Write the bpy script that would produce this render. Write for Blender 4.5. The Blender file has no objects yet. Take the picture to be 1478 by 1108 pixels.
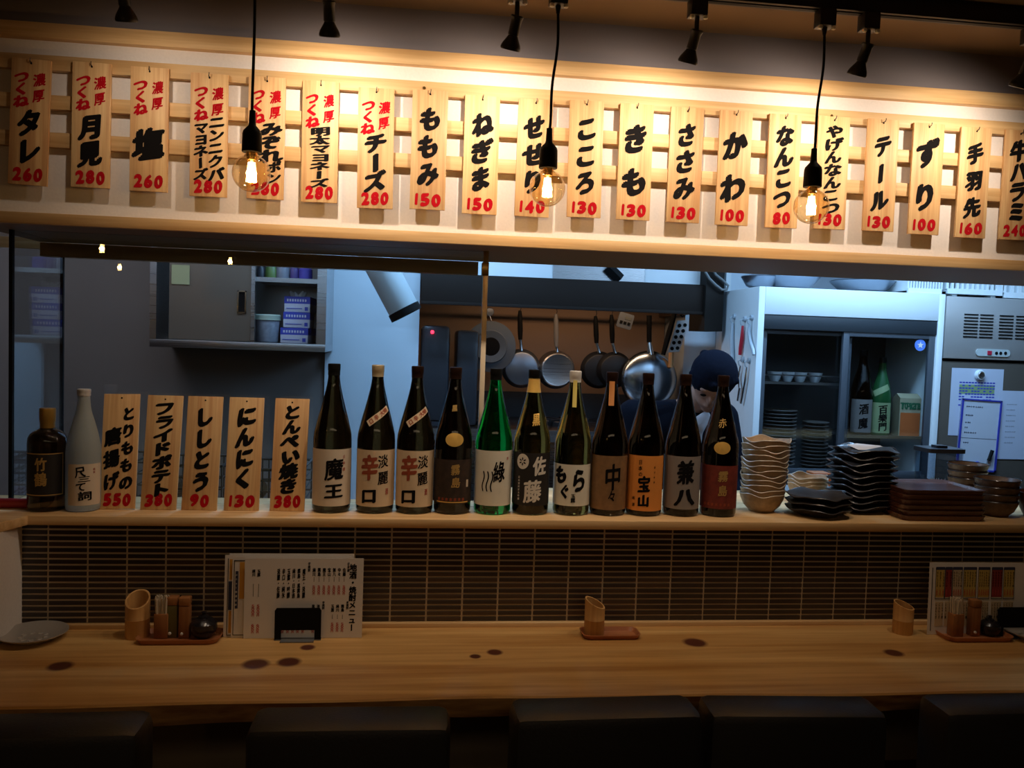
import bpy, bmesh, math, random
from math import sin, cos, pi, radians as rad
from mathutils import Vector, Matrix, Euler
random.seed(7)
S = bpy.context.scene
COL = S.collection

# ------------------------------------------------------------------ camera
YAW, PITCH, ROLL, FPX = rad(6.6), rad(3.0), rad(1.96), 1200.0
CAM = Vector((0, 0, 1.52))
FW = Vector((sin(YAW)*cos(PITCH), cos(YAW)*cos(PITCH), -sin(PITCH)))
R0 = Vector((cos(YAW), -sin(YAW), 0)); U0 = R0.cross(FW)
RT = R0*cos(ROLL) + U0*sin(ROLL); UP = U0*cos(ROLL) - R0*sin(ROLL)
def at(px, py, Y):
    """point of the plane at depth Y seen at a photo pixel"""
    v = FW*FPX + RT*(px-739) - UP*(py-554)
    return CAM + v*(Y/v.y)
cd = bpy.data.cameras.new('camera'); cam = bpy.data.objects.new('camera', cd); COL.objects.link(cam)
cd.sensor_width = 36; cd.lens = FPX/1478*36; cd.clip_start = 0.05
cam.matrix_world = Matrix(((RT.x, UP.x, -FW.x, CAM.x), (RT.y, UP.y, -FW.y, CAM.y), (RT.z, UP.z, -FW.z, CAM.z), (0, 0, 0, 1)))
S.camera = cam
# ------------------------------------------------------------------ world, exposure, room lights
S.view_settings.view_transform = 'Standard'; S.view_settings.look = 'None'
S.view_settings.exposure = 0.0; S.view_settings.gamma = 1.0; S.view_settings.use_curve_mapping = False
S.cycles.use_denoising = True
S.cycles.max_bounces = 8; S.cycles.transparent_max_bounces = 16; S.cycles.transmission_bounces = 8
S.cycles.caustics_reflective = False; S.cycles.caustics_refractive = False
S.cycles.sample_clamp_indirect = 4.0
W = bpy.data.worlds.new('world'); S.world = W; W.use_nodes = True
W.node_tree.nodes['Background'].inputs[0].default_value = (0.02, 0.02, 0.025, 1)
W.node_tree.nodes['Background'].inputs[1].default_value = 0.2
def area(name, loc, sx, sy, power, col, rot=(0, 0, 0)):
    l = bpy.data.lights.new(name, 'AREA'); l.shape = 'RECTANGLE'; l.size = sx; l.size_y = sy; l.energy = power; l.color = col
    o = bpy.data.objects.new(name, l); o.location = loc; o.rotation_euler = rot; COL.objects.link(o); return o
COOL = (0.36, 0.63, 1.0); WARM = (1.0, 0.66, 0.36)
area('kitchen_light', (1.9, 2.95, 2.44), 1.2, 0.12, 32, COOL)
area('kitchen_light', (-0.10, 3.30, 2.44), 0.9, 0.12, 24, COOL)
area('kitchen_light', (-1.25, 3.15, 2.44), 0.9, 0.12, 4.6, (.9, .88, 1.0))  # unseen light added to brighten the grey left kitchen wall
area('hood_lamp', (0.75, 4.15, 1.80), 1.0, 0.08, 2.2, (1.0, .62, .36))
area('dining_fill_light', (0.3, -0.9, 2.30), 2.4, 0.5, 6.0, (1.0, 0.74, 0.46))  # added warm ambient fill for counter and tiles, no visible fitting
SPOT_W, BULB_W = 10.0, 1.65

# ------------------------------------------------------------------ materials
def lin(c):
    return tuple((x/255/12.92 if x/255 <= .04045 else ((x/255+.055)/1.055)**2.4) for x in c)
def mat(name, c, rough=.6, metal=0, bump=0, bscale=60, var=0, **kw):
    m = bpy.data.materials.new(name); m.use_nodes = True; nt = m.node_tree; p = nt.nodes['Principled BSDF']
    p.inputs['Base Color'].default_value = (*c, 1); p.inputs['Roughness'].default_value = rough; p.inputs['Metallic'].default_value = metal
    for k, v in kw.items(): p.inputs[k].default_value = v
    if var or bump:
        tc = nt.nodes.new('ShaderNodeTexCoord'); n = nt.nodes.new('ShaderNodeTexNoise'); n.inputs['Scale'].default_value = bscale; n.inputs['Detail'].default_value = 4
        nt.links.new(tc.outputs['Object'], n.inputs['Vector'])
        if bump:
            b = nt.nodes.new('ShaderNodeBump'); b.inputs['Strength'].default_value = bump; b.inputs['Distance'].default_value = .002
            nt.links.new(n.outputs[0], b.inputs['Height']); nt.links.new(b.outputs[0], p.inputs['Normal'])
        if var:
            r = nt.nodes.new('ShaderNodeValToRGB'); r.color_ramp.elements[0].position = .3; r.color_ramp.elements[1].position = .7
            r.color_ramp.elements[0].color = (*[x*(1-var) for x in c], 1); r.color_ramp.elements[1].color = (*[min(1, x*(1+var)) for x in c], 1)
            nt.links.new(n.outputs[0], r.inputs[0]); nt.links.new(r.outputs[0], p.inputs['Base Color'])
    return m
def nospec(m):
    m.node_tree.nodes['Principled BSDF'].inputs['Specular IOR Level'].default_value = .08; return m
def wood(name, c1, c2, scale=(2, 30, 30), rough=.55, knots=None, rnd=.15, bump=.08):
    """grain runs along the axis that has the small scale"""
    m = bpy.data.materials.new(name); m.use_nodes = True; nt = m.node_tree; L = nt.links.new; p = nt.nodes['Principled BSDF']
    p.inputs['Roughness'].default_value = rough
    tc = nt.nodes.new('ShaderNodeTexCoord'); oi = nt.nodes.new('ShaderNodeObjectInfo')
    off = nt.nodes.new('ShaderNodeVectorMath'); off.operation = 'MULTIPLY_ADD'
    cx = nt.nodes.new('ShaderNodeCombineXYZ'); L(oi.outputs['Random'], cx.inputs[0]); L(oi.outputs['Random'], cx.inputs[1]); L(oi.outputs['Random'], cx.inputs[2])
    L(cx.outputs[0], off.inputs[0]); off.inputs[1].default_value = (3, 3, 3); L(tc.outputs['Object'], off.inputs[2])
    mp = nt.nodes.new('ShaderNodeMapping'); mp.inputs['Scale'].default_value = scale; L(off.outputs[0], mp.inputs['Vector'])
    n1 = nt.nodes.new('ShaderNodeTexNoise'); n1.inputs['Scale'].default_value = 1; n1.inputs['Detail'].default_value = 5; n1.inputs['Distortion'].default_value = .8; L(mp.outputs[0], n1.inputs['Vector'])
    n2 = nt.nodes.new('ShaderNodeTexNoise'); n2.inputs['Scale'].default_value = 5; n2.inputs['Detail'].default_value = 3; L(mp.outputs[0], n2.inputs['Vector'])
    mx = nt.nodes.new('ShaderNodeMix'); mx.inputs['Factor'].default_value = .3; L(n1.outputs[0], mx.inputs['A']); L(n2.outputs[0], mx.inputs['B'])
    r = nt.nodes.new('ShaderNodeValToRGB'); r.color_ramp.elements[0].position = .38; r.color_ramp.elements[1].position = .62
    r.color_ramp.elements[0].color = (*c1, 1); r.color_ramp.elements[1].color = (*c2, 1); L(mx.outputs['Result'], r.inputs[0])
    hsv = nt.nodes.new('ShaderNodeHueSaturation'); L(r.outputs[0], hsv.inputs['Color'])
    ma = nt.nodes.new('ShaderNodeMath'); ma.operation = 'MULTIPLY_ADD'; L(oi.outputs['Random'], ma.inputs[0]); ma.inputs[1].default_value = rnd; ma.inputs[2].default_value = 1-rnd/2; L(ma.outputs[0], hsv.inputs['Value'])
    out = hsv.outputs[0]
    if knots:
        for (kx, ky, rx, ry) in knots:
            q = nt.nodes.new('ShaderNodeMapping'); q.vector_type = 'POINT'; q.inputs['Location'].default_value = (-kx/rx, -ky/ry, 0); q.inputs['Scale'].default_value = (1/rx, 1/ry, 0)
            L(tc.outputs['Object'], q.inputs['Vector'])
            nn = nt.nodes.new('ShaderNodeVectorMath'); nn.operation = 'LENGTH'; L(q.outputs[0], nn.inputs[0])
            kr = nt.nodes.new('ShaderNodeMapRange'); kr.inputs['From Min'].default_value = 1.25; kr.inputs['From Max'].default_value = .8; L(nn.outputs['Value'], kr.inputs['Value'])
            km = nt.nodes.new('ShaderNodeMix'); km.data_type = 'RGBA'; L(kr.outputs[0], km.inputs['Factor']); L(out, km.inputs['A']); km.inputs['B'].default_value = (.10, .025, .012, 1)
            out = km.outputs['Result']
    L(out, p.inputs['Base Color'])
    b = nt.nodes.new('ShaderNodeBump'); b.inputs['Strength'].default_value = bump; b.inputs['Distance'].default_value = .001; L(mx.outputs['Result'], b.inputs['Height']); L(b.outputs[0], p.inputs['Normal'])
    return m
def thin_glass(name, tint=(1, 1, 1), extra=.0, ior=1.5, rough=0.0, pw_=4):
    m = bpy.data.materials.new(name); m.use_nodes = True; nt = m.node_tree; nt.nodes.clear(); L = nt.links.new
    o = nt.nodes.new('ShaderNodeOutputMaterial'); t = nt.nodes.new('ShaderNodeBsdfTransparent'); t.inputs[0].default_value = (*tint, 1)
    g = nt.nodes.new('ShaderNodeBsdfGlossy'); g.inputs['Roughness'].default_value = rough; f = nt.nodes.new('ShaderNodeLayerWeight'); f.inputs[0].default_value = .5
    pw = nt.nodes.new('ShaderNodeMath'); pw.operation = 'POWER'; pw.inputs[1].default_value = pw_; L(f.outputs['Facing'], pw.inputs[0])
    a = nt.nodes.new('ShaderNodeMath'); a.operation = 'MULTIPLY_ADD'; a.inputs[1].default_value = .75; a.inputs[2].default_value = .06+extra; L(pw.outputs[0], a.inputs[0])
    x = nt.nodes.new('ShaderNodeMixShader'); L(a.outputs[0], x.inputs[0]); L(t.outputs[0], x.inputs[1]); L(g.outputs[0], x.inputs[2]); L(x.outputs[0], o.inputs[0]); return m
def emit(name, c, s):
    m = bpy.data.materials.new(name); m.use_nodes = True; nt = m.node_tree; p = nt.nodes['Principled BSDF']; p.inputs['Base Color'].default_value = (*c, 1)
    p.inputs['Emission Color'].default_value = (*c, 1); p.inputs['Emission Strength'].default_value = s; return m
def brushed(name, c, rough, axis=(2, 200, 200), var=.12):
    m = mat(name, c, rough, 1.0); nt = m.node_tree; L = nt.links.new; p = nt.nodes['Principled BSDF']
    tc = nt.nodes.new('ShaderNodeTexCoord'); mp = nt.nodes.new('ShaderNodeMapping'); mp.inputs['Scale'].default_value = axis
    n = nt.nodes.new('ShaderNodeTexNoise'); n.inputs['Scale'].default_value = 1; n.inputs['Detail'].default_value = 4; L(tc.outputs['Object'], mp.inputs[0]); L(mp.outputs[0], n.inputs[0])
    r = nt.nodes.new('ShaderNodeMapRange'); r.inputs['To Min'].default_value = rough-var; r.inputs['To Max'].default_value = rough+var; L(n.outputs[0], r.inputs[0]); L(r.outputs[0], p.inputs['Roughness']); return m

M = dict(
 pine=wood('pine', (.60, .35, .14), (.78, .52, .25), (1.2, 30, 30)),
 pine_v=wood('pine_upright', (.58, .30, .12), (.76, .50, .235), (45, 45, 1.6), rnd=.22),
 plaster=mat('plaster', (.80, .74, .69), .9, bump=.15, bscale=150, var=.03),
 bulkhead=mat('grey_bulkhead', (.19, .165, .17), .8, bump=.1),
 ceiling=mat('brown_ceiling', (.24, .175, .125), .9, bump=.1),
 soffit=mat('brown_soffit', (.26, .13, .035), .55, bump=.05),
 dark=mat('dark_floor', (.03, .025, .02), .5, var=.2),
 room=mat('dim_room_wall', (.16, .11, .08), .9, var=.1),
 ink=nospec(mat('black_ink', (.006, .005, .005), .8)), red=nospec(mat('red_ink', (.42, .004, .010), .8)),
 black=nospec(mat('black_plastic', (.008, .008, .008), .5)), iron=mat('black_metal', (.008, .008, .009), .42, .2),
 white_knob=mat('white_knob', (.8, .78, .7), .4),
 grout=mat('pale_grout', (.66, .54, .38), .9), tile=mat('charcoal_tile', (.035, .024, .02), .28, var=.25, bscale=8),
 tile_b=mat('brown_tile', (.06, .035, .022), .3, var=.2, bscale=8),
 glass=thin_glass('pane_glass', (.93, .96, .97)), glass_edge=mat('pane_edge', (.70, .58, .42), .3),
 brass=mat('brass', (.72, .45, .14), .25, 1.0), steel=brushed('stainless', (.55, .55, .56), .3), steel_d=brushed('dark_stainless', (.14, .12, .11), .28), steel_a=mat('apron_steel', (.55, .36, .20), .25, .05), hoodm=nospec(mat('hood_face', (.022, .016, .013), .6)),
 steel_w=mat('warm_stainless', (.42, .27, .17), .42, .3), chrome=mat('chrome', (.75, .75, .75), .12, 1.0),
 kwall=mat('grey_kitchen_wall', (.24, .215, .20), .6, var=.05, bscale=3), kwhite=mat('white_kitchen_wall', (.62, .70, .76), .6, var=.03, bscale=2),
 white=mat('white_paint', (.72, .78, .80), .4), paper=mat('white_paper', (.74, .70, .66), .8), cloth=nospec(mat('navy_cloth', (.004, .005, .010), .9, bump=.4, bscale=300)),
)
# ------------------------------------------------------------------ geometry helpers
class G:
    def __init__(s): s.v = []; s.f = []
    def add(s, vs, fs, mx=None):
        n = len(s.v)
        s.v += [tuple(mx @ Vector(p)) if mx else tuple(p) for p in vs]; s.f += [tuple(i+n for i in f) for f in fs]; return s
    def box(s, x0, x1, y0, y1, z0, z1, mx=None):
        return s.add([(x0, y0, z0), (x1, y0, z0), (x1, y1, z0), (x0, y1, z0), (x0, y0, z1), (x1, y0, z1), (x1, y1, z1), (x0, y1, z1)],
                     [(0, 3, 2, 1), (4, 5, 6, 7), (0, 1, 5, 4), (1, 2, 6, 5), (2, 3, 7, 6), (3, 0, 4, 7)], mx)
    def lathe(s, prof, n=28, mx=None, a0=0, a1=2*pi, wave=None):
        full = abs(a1-a0-2*pi) < 1e-6; k = n if full else n+1; vs = []; fs = []
        for (r, z) in prof:
            for i in range(k):
                a = a0+(a1-a0)*i/n
                if wave: rr, zz = wave(r, z, a)
                else: rr, zz = r, z
                vs.append((rr*cos(a), rr*sin(a), zz))
        for j in range(len(prof)-1):
            for i in range(n):
                i2 = (i+1) % k
                fs.append((j*k+i, j*k+i2, (j+1)*k+i2, (j+1)*k+i))
        if full:
            if prof[0][0] > 1e-5: fs.append(tuple(reversed(range(k))))
            if prof[-1][0] > 1e-5: fs.append(tuple((len(prof)-1)*k+i for i in range(k)))
        return s.add(vs, fs, mx)
    def cyl(s, p, q, r, n=12, r2=None):
        p = Vector(p); q = Vector(q); d = q-p; mx = Matrix.Translation(p) @ d.to_track_quat('Z', 'Y').to_matrix().to_4x4()
        return s.lathe([(r, 0), (r if r2 is None else r2, d.length)], n, mx)
    def tube(s, pts, r, n=8):
        pts = [Vector(p) for p in pts]; vs = []; fs = []; up = None
        for i, p in enumerate(pts):
            t = (pts[min(i+1, len(pts)-1)]-pts[max(i-1, 0)]).normalized()
            if up is None: up = t.orthogonal().normalized()
            up = (up-t*up.dot(t)).normalized(); b = t.cross(up); rr = r[i] if isinstance(r, (list, tuple)) else r
            for k in range(n): vs.append(p+up*(rr*cos(2*pi*k/n))+b*(rr*sin(2*pi*k/n)))
        for i in range(len(pts)-1):
            for k in range(n): fs.append((i*n+k, i*n+(k+1) % n, (i+1)*n+(k+1) % n, (i+1)*n+k))
        fs.append(tuple(reversed(range(n)))); fs.append(tuple((len(pts)-1)*n+k for k in range(n)))
        return s.add(vs, fs)
    def slab(s, outline, z0, z1, mx=None):
        n = len(outline); vs = [(x, y, z0) for x, y in outline]+[(x, y, z1) for x, y in outline]
        fs = [tuple(reversed(range(n))), tuple(range(n, 2*n))]+[(i, (i+1) % n, n+(i+1) % n, n+i) for i in range(n)]
        return s.add(vs, fs, mx)
def mesh_of(g, name, m, bevel=0, smooth=True):
    me = bpy.data.meshes.new(name); me.from_pydata([tuple(v) for v in g.v], [], g.f)
    b = bmesh.new(); b.from_mesh(me)
    bmesh.ops.recalc_face_normals(b, faces=b.faces)
    if bevel: bmesh.ops.bevel(b, geom=b.edges[:], offset=bevel, segments=2, affect='EDGES', profile=.5)
    b.to_mesh(me); b.free()
    if smooth:
        for p in me.polygons: p.use_smooth = True
        me.set_sharp_from_angle(angle=rad(38))
    me.materials.append(m); return me
def obj(name, g, m, parent=None, bevel=0, smooth=True, loc=None):
    me = g if isinstance(g, bpy.types.Mesh) else mesh_of(g, name, m, bevel, smooth)
    o = bpy.data.objects.new(name, me); COL.objects.link(o)
    if parent: o.parent = parent
    if loc is not None: o.location = loc
    return o
def tag(o, label, cat, group=None):
    o['label'] = label; o['category'] = cat
    if group: o['group'] = group
    return o
def thing(name, label, cat, loc=(0, 0, 0), rz=0, group=None, rot=None):
    o = bpy.data.objects.new(name, None); COL.objects.link(o); o.location = loc; o.rotation_euler = rot if rot else (0, 0, rz); o.empty_display_size = .05
    return tag(o, label, cat, group)
def struct(name, g, m, parent=None, bevel=0, **k):
    o = obj(name, g, m, parent, bevel, **k)
    if not parent: o['kind'] = 'structure'
    return o
def dup(root, loc, label=None, rz=None):
    r = root.copy(); COL.objects.link(r); r.location = loc
    if rz is not None: r.rotation_euler = (0, 0, rz)
    if label: r['label'] = label
    for ch in list(root.children):
        c = ch.copy(); COL.objects.link(c); c.parent = r
        for q in list(ch.children):
            d = q.copy(); COL.objects.link(d); d.parent = c
    return r
def face_cam(p): return math.atan2(-(CAM.x-p.x), (CAM.y-p.y))+pi   # yaw that turns local -Y to the viewer's standing place
ORD = ['topmost', 'second from the top', 'third from the top', 'fourth from the top', 'fifth from the top', 'sixth from the top', 'seventh from the top', 'eighth from the top', 'ninth from the top', 'tenth from the top', 'eleventh from the top', 'twelfth from the top', 'thirteenth from the top', 'fourteenth from the top', 'fifteenth from the top', 'sixteenth from the top']

# ------------------------------------------------------------------ writing
GL = {}
def need(chars):
    new = [c for c in sorted(set(chars)) if c not in GL and c != ' ']
    if not new: return
    os_ = []
    for c in new:
        cu = bpy.data.curves.new('glyph', 'FONT'); cu.body = c; cu.size = 1; cu.resolution_u = 3; cu.fill_mode = 'FRONT'
        o = bpy.data.objects.new('glyph', cu); COL.objects.link(o); os_.append(o)
    bpy.context.view_layer.update(); dg = bpy.context.evaluated_depsgraph_get()
    for c, o in zip(new, os_):
        me = o.evaluated_get(dg).to_mesh(); me.calc_loop_triangles()
        GL[c] = ([(v.co.x, v.co.y) for v in me.vertices], [tuple(t.vertices) for t in me.loop_triangles])
        o.evaluated_get(dg).to_mesh_clear()
    for o in os_:
        cu = o.data; bpy.data.objects.remove(o); bpy.data.curves.remove(cu)
ALL = '赤ネ大地焼醸純濃厚つくね月見タレ塩ニンクバマヨーズみぞれポン明太チももぎまこころきささかわなんっつやげテールずり手羽先牛ハラミせ0123456789とりの唐揚げフライドししとうにくんぺい焼魔王辛口淡麗霧島綠川佐藤黒中々宝山兼八らぐ竹鶴地酒・焼酎メニュー日本芋麦円百樂門国尺三詞て玉露円純米大吟醸水割ソダロック梅EXIpureTopicn｜'
need(ALL)
gx = [p[0] for p in GL['国'][0]]; gy = [p[1] for p in GL['国'][0]]
EMC = ((min(gx)+max(gx))/2, (min(gy)+max(gy))/2); EMS = .9/(max(gy)-min(gy))
def glyph(c, fit):
    if c not in GL: need(c)
    v, t = GL[c]
    if fit or c in '0123456789':
        x0 = min(p[0] for p in v); x1 = max(p[0] for p in v); y0 = min(p[1] for p in v); y1 = max(p[1] for p in v)
        return [((x-(x0+x1)/2)/max(x1-x0, .25 if fit else .3), (y-(y0+y1)/2)/max(y1-y0, .25)) for x, y in v], t
    v = [((x-EMC[0])*EMS, (y-EMC[1])*EMS) for x, y in v]
    if c == 'ー': v = [(-y, x) for x, y in v]
    return v, t
def split_long(vs, ts, L):
    vs = list(vs); mid = {}
    for _ in range(6):
        out = []; ch = False
        for t in ts:
            e = [((vs[t[i]][0]-vs[t[(i+1) % 3]][0])**2+(vs[t[i]][1]-vs[t[(i+1) % 3]][1])**2, i) for i in range(3)]
            d, i = max(e)
            if d > L*L:
                a, b, c = t[i], t[(i+1) % 3], t[(i+2) % 3]; k = (min(a, b), max(a, b))
                if k not in mid: mid[k] = len(vs); vs.append(((vs[a][0]+vs[b][0])/2, (vs[a][1]+vs[b][1])/2))
                out += [(a, mid[k], c), (mid[k], b, c)]; ch = True
            else: out.append(t)
        ts = out
        if not ch: break
    return vs, ts
def flat_map(x, z): return (x, -.0005, z)
def put(g, c, cx, cz, w, h, bold=.05, shear=.12, rot=0, mp=flat_map, fit=False, L=None, n=8):
    if c == ' ': return
    v, t = glyph(c, fit); ca, sa = cos(rot), sin(rot)
    if fit or c in '0123456789': shear = shear*.3
    offs = [(0, 0)]+([(bold*cos(2*pi*i/n+.4), bold*.7*sin(2*pi*i/n+.4)) for i in range(n)] if bold else [])
    for k, (ox, oy) in enumerate(offs):
        q = []
        for x, y in v:
            x2, y2 = x+ox+oy*.35, y+oy+ox*.2
            y2 += shear*x2; x3 = x2*w; y3 = y2*h
            q.append((cx+x3*ca-y3*sa, cz+x3*sa+y3*ca))
        tt = t
        if L: q, tt = split_long(q, t, L)
        n0 = len(g.v)
        for x, z in q:
            p = mp(x, z); g.v.append((p[0], p[1]-k*.00002, p[2]))
        g.f += [(a+n0, b+n0, c2+n0) for a, b, c2 in tt]
def column(g, s, cx, z0, z1, w, bold=.05, mp=flat_map, L=None, jit=1, shear=.12, n=8):
    """s written downwards from z0 to z1"""
    k = len(s); p = (z0-z1)/k
    for i, c in enumerate(s):
        put(g, c, cx+random.uniform(-.04, .04)*w*jit, z0-p*(i+.5), w*random.uniform(1-.06*jit, 1+.04*jit), min(p*1.02, w*1.12) if jit else p, bold, shear, random.uniform(-.05, .05)*jit, mp, L=L, n=n)
def numerals(g, s, cx, cz, w, h, bold=.1, mp=flat_map):
    ws = [.55 if c == '1' else 1 for c in s]; u = w/sum(ws); x = cx-w/2
    for c, k in zip(s, ws):
        if c == '1':   # one thick brush stroke
            xx, n0 = x+u*k/2, len(g.v); hw = u*.125
            for (qx, qz) in ((-.7, -.40), (.6, -.42), (1.0, -.36), (1.0, .38), (.5, .44), (-.6, .43), (-1.0, .34), (-1.0, -.34)):
                g.v.append(mp(xx+qx*hw+qz*h*.05, cz+qz*h))
            g.f.append(tuple(range(n0, n0+8))); x += u*k; continue
        put(g, c, x+u*k/2, cz+random.uniform(-.04, .04)*h, u*.66, h*.78, .15, .12, random.uniform(-.05, .05), mp); x += u*k
def ink(name, g, m, parent): return obj(name, mesh_of_flat(g, name, m), m, parent)
def mesh_of_flat(g, name, m):
    me = bpy.data.meshes.new(name); me.from_pydata(g.v, [], g.f); me.materials.append(m); return me

# ================================================================== SETTING
YW = 2.2           # face of the tiled and plastered wall
ZS = 1.044         # top of the shelf
ZC = .75           # top of the counter
g = G(); g.box(-2.6, 4.2, -2.6, 5.0, -.05, 0); struct('floor', g, M['dark'])
g = G(); g.box(-2.6, 4.2, -2.6, YW, 2.36, 2.42); struct('ceiling', g, M['ceiling'])
g = G(); g.box(-2.6, 4.2, YW+.45, 5.0, 2.5, 2.56); struct('ceiling_kitchen', g, M['kwhite'])
g = G(); g.box(-2.6, 4.2, -2.66, -2.6, 0, 2.42); struct('wall_back', g, M['room'])
g = G(); g.box(-2.66, -2.6, -2.6, 5.0, 0, 2.56); struct('wall_left', g, M['room'])
g = G(); g.box(4.2, 4.26, -2.6, 5.0, 0, 2.56); struct('wall_right', g, M['room'])
# plaster header over the kitchen opening; thick as the shelf is deep
g = G(); g.box(-1.13, 4.2, YW, YW+.45, 1.79, 2.23); struct('wall_header', g, M['plaster'])
g = G(); g.box(-1.13, 4.2, YW-.004, YW+.452, 1.766, 1.79); struct('trim_soffit', g, M['soffit'])
g = G(); g.box(-2.6, 4.2, YW+.0, YW+.45, 2.251, 2.5); struct('wall_bulkhead', g, M['bulkhead'])
g = G(); g.box(-2.6, 4.2, YW-.022, YW+.02, 2.214, 2.251); struct('trim_upper', g, M['pine'], bevel=.0015)
g = G(); g.box(-1.13, 4.2, YW-.022, YW-.0045, 1.765, 1.793); struct('trim_lower', g, M['pine'], bevel=.0015)
# second header, set back beyond the corner on the left
g = G(); g.box(-2.6, -1.132, 2.9, 3.0, 1.80, 2.5); struct('wall_return', g, M['plaster'])
g = G(); g.box(-2.6, -1.132, 2.88, 2.898, 1.765, 1.80); struct('trim_return', g, M['pine'], bevel=.0015)
g = G(); g.box(-2.6, -1.132, YW+.45, 2.9, 2.26, 2.5); struct('wall_corner', g, M['bulkhead'])
# tiled wall between counter and shelf
wc = G(); wc.box(-.995, 4.2, YW, YW+.12, 0, ZS-.024); wall = struct('wall_counter', wc, M['grout'])
tw, th, px_, pz_ = .0910, .0102, .0957, .01515
x_first = at(70, 760, YW).x+.0024-px_
tm = {}
for key in ('tile', 'tile_b'):
    t_ = G(); t_.box(0, tw, -.003, .001, 0, th); tm[key] = mesh_of(t_, 'tile', M[key], bevel=.0006, smooth=False)
rest = G(); n_t = 0; z_top = ZS-.024-.003
nrow = int((z_top-(ZC+.006))/pz_)
for c in range(40):
    x = x_first+c*px_
    for r in range(nrow):
        z = z_top-(r+1)*pz_+.004
        x0 = max(x, -.985); w_ = x+tw-x0
        if w_ < .01: continue
        if n_t < 300:
            o = obj('tile', tm['tile' if random.random() < .75 else 'tile_b'], None, wall)
            o.location = (x0, YW, z); o.scale = (w_/tw, 1, 1); n_t += 1
        else: rest.box(x, x+tw, YW-.003, YW+.001, z, z+th)
ro = obj('tile_field', rest, M['tile'], wall, smooth=False); ro['kind'] = 'stuff'
g = G(); g.box(-1.6, -.975, YW-.12, YW+.12, 0, ZS-.024); struct('wall_jamb', g, M['plaster'])
g = G(); g.box(-.975, 4.2, YW-.018, YW, ZC-.01, ZC+.012); struct('trim_counter', g, M['pine'], bevel=.002)
# shelf (serving ledge)
g = G(); g.slab([(-1.6, 2.05), (-.99, 2.05), (-.95, 2.17), (4.2, 2.17), (4.2, 2.66), (.22, 2.66), (.20, 2.43), (-1.6, 2.43)], ZS-.024, ZS)
o = obj('serving_shelf', g, M['pine'], bevel=.0015); tag(o, 'long pale wooden serving ledge carrying the bottles and dishes above the tiles', 'shelf')
# counter: thick slab with a live front edge
kn = []
for (x, y, w_) in ((87, 961, 16), (369, 958, 18), (417, 955, 16), (444, 934, 10), (686, 947, 8), (714, 941, 11), (1003, 927, 17), (1290, 942, 14)):
    v = FW*FPX+RT*(x-739)-UP*(y-554); P = CAM+v*((ZC-CAM.z)/v.z); kn.append((P.x, P.y, w_/1200*P.y*1.0, w_/1200*P.y*1.0))
M['counter'] = wood('counter_slab', (.50, .25, .07), (.74, .46, .17), (.7, 14, 14), .42, knots=kn, rnd=0)
M['edge'] = wood('live_edge', (.22, .08, .025), (.60, .32, .11), (3, 12, 18), .6, rnd=0, bump=.6)
g = G(); N = 160; vs = []; fs = []
def front(x): return 1.742+.006*sin(x*3.1+1)+.003*sin(x*11)
for i in range(N+1):
    x = -1.6+i*(4.2+1.6)/N; f_ = front(x); e = .010*sin(x*5.3)+.006*sin(x*17+2)
    vs += [(x, YW, ZC), (x, f_+.004, ZC), (x, f_, ZC-.004), (x, f_+.002+e*.3, ZC-.026), (x, f_+.010+e*.6, ZC-.046-.004*sin(x*9)), (x, YW, ZC-.05)]
for i in range(N):
    a = i*6; b = a+6
    for k in range(6): fs.append((a+k, a+(k+1) % 6, b+(k+1) % 6, b+k))
fs += [tuple(range(6)), tuple(N*6+k for k in reversed(range(6)))]
g.add(vs, fs); me = mesh_of(g, 'slab', M['counter'])
me.materials.append(M['edge'])
for p in me.polygons:
    if p.normal.y < -.25 and p.center.z < ZC-.003: p.material_index = 1
ct = obj('counter', me, None); tag(ct, 'thick knotty pine counter slab with a rough live front edge', 'counter')
# glass: front pane, side pane, edge strip with brass clamp
XP = at(697, 400, 2.345).x; XL = at(18, 400, 2.345).x+.0
g = G(); g.box(XL, XP, 2.342, 2.348, ZS, 1.766); w1 = struct('window_1', g, M['glass'])
g = G(); g.box(XP, XP+.014, 2.336, 2.354, ZS, 1.766); obj('edge_strip', g, M['glass_edge'], w1, bevel=.001)
g = G(); g.box(XP-.004, XP+.015, 2.330, 2.358, at(700, 398, 2.345).z, at(700, 379, 2.345).z); obj('clamp', g, M['brass'], w1, bevel=.002)
g = G(); g.box(XL-.004, XL+.002, 2.35, 2.66, ZS, 1.766); w2 = struct('window_2', g, M['glass'])
g = G(); g.box(XL-.006, XL+.003, 2.338, 2.350, ZS, 1.766); obj('edge_strip', g, M['black'], w2)
g = G(); g.box(XL-.006, XL+.003, 2.655, 2.665, ZS, 1.766); obj('edge_strip', g, M['black'], w2)
# rails of the board rack
zr = [(2.157, .036), (2.063, .034), (1.972, .036)]
for k, (z, h) in enumerate(zr):
    g = G(); g.box(-1.4, 4.1, YW-.018, YW, z-h/2, z+h/2)
    o = obj('rail', g, M['pine'], bevel=.001)
    tag(o, ('top', 'middle', 'bottom')[k]+' of the three pale wooden rails behind the hanging menu boards', 'rail', 'wooden rails behind the menu boards')
    for j in range(5):
        q = G(); q.cyl((-1.1+j*1.1, YW-.021, z), (-1.1+j*1.1, YW-.017, z), .004); obj('screw', q, M['brass'], o)

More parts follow.
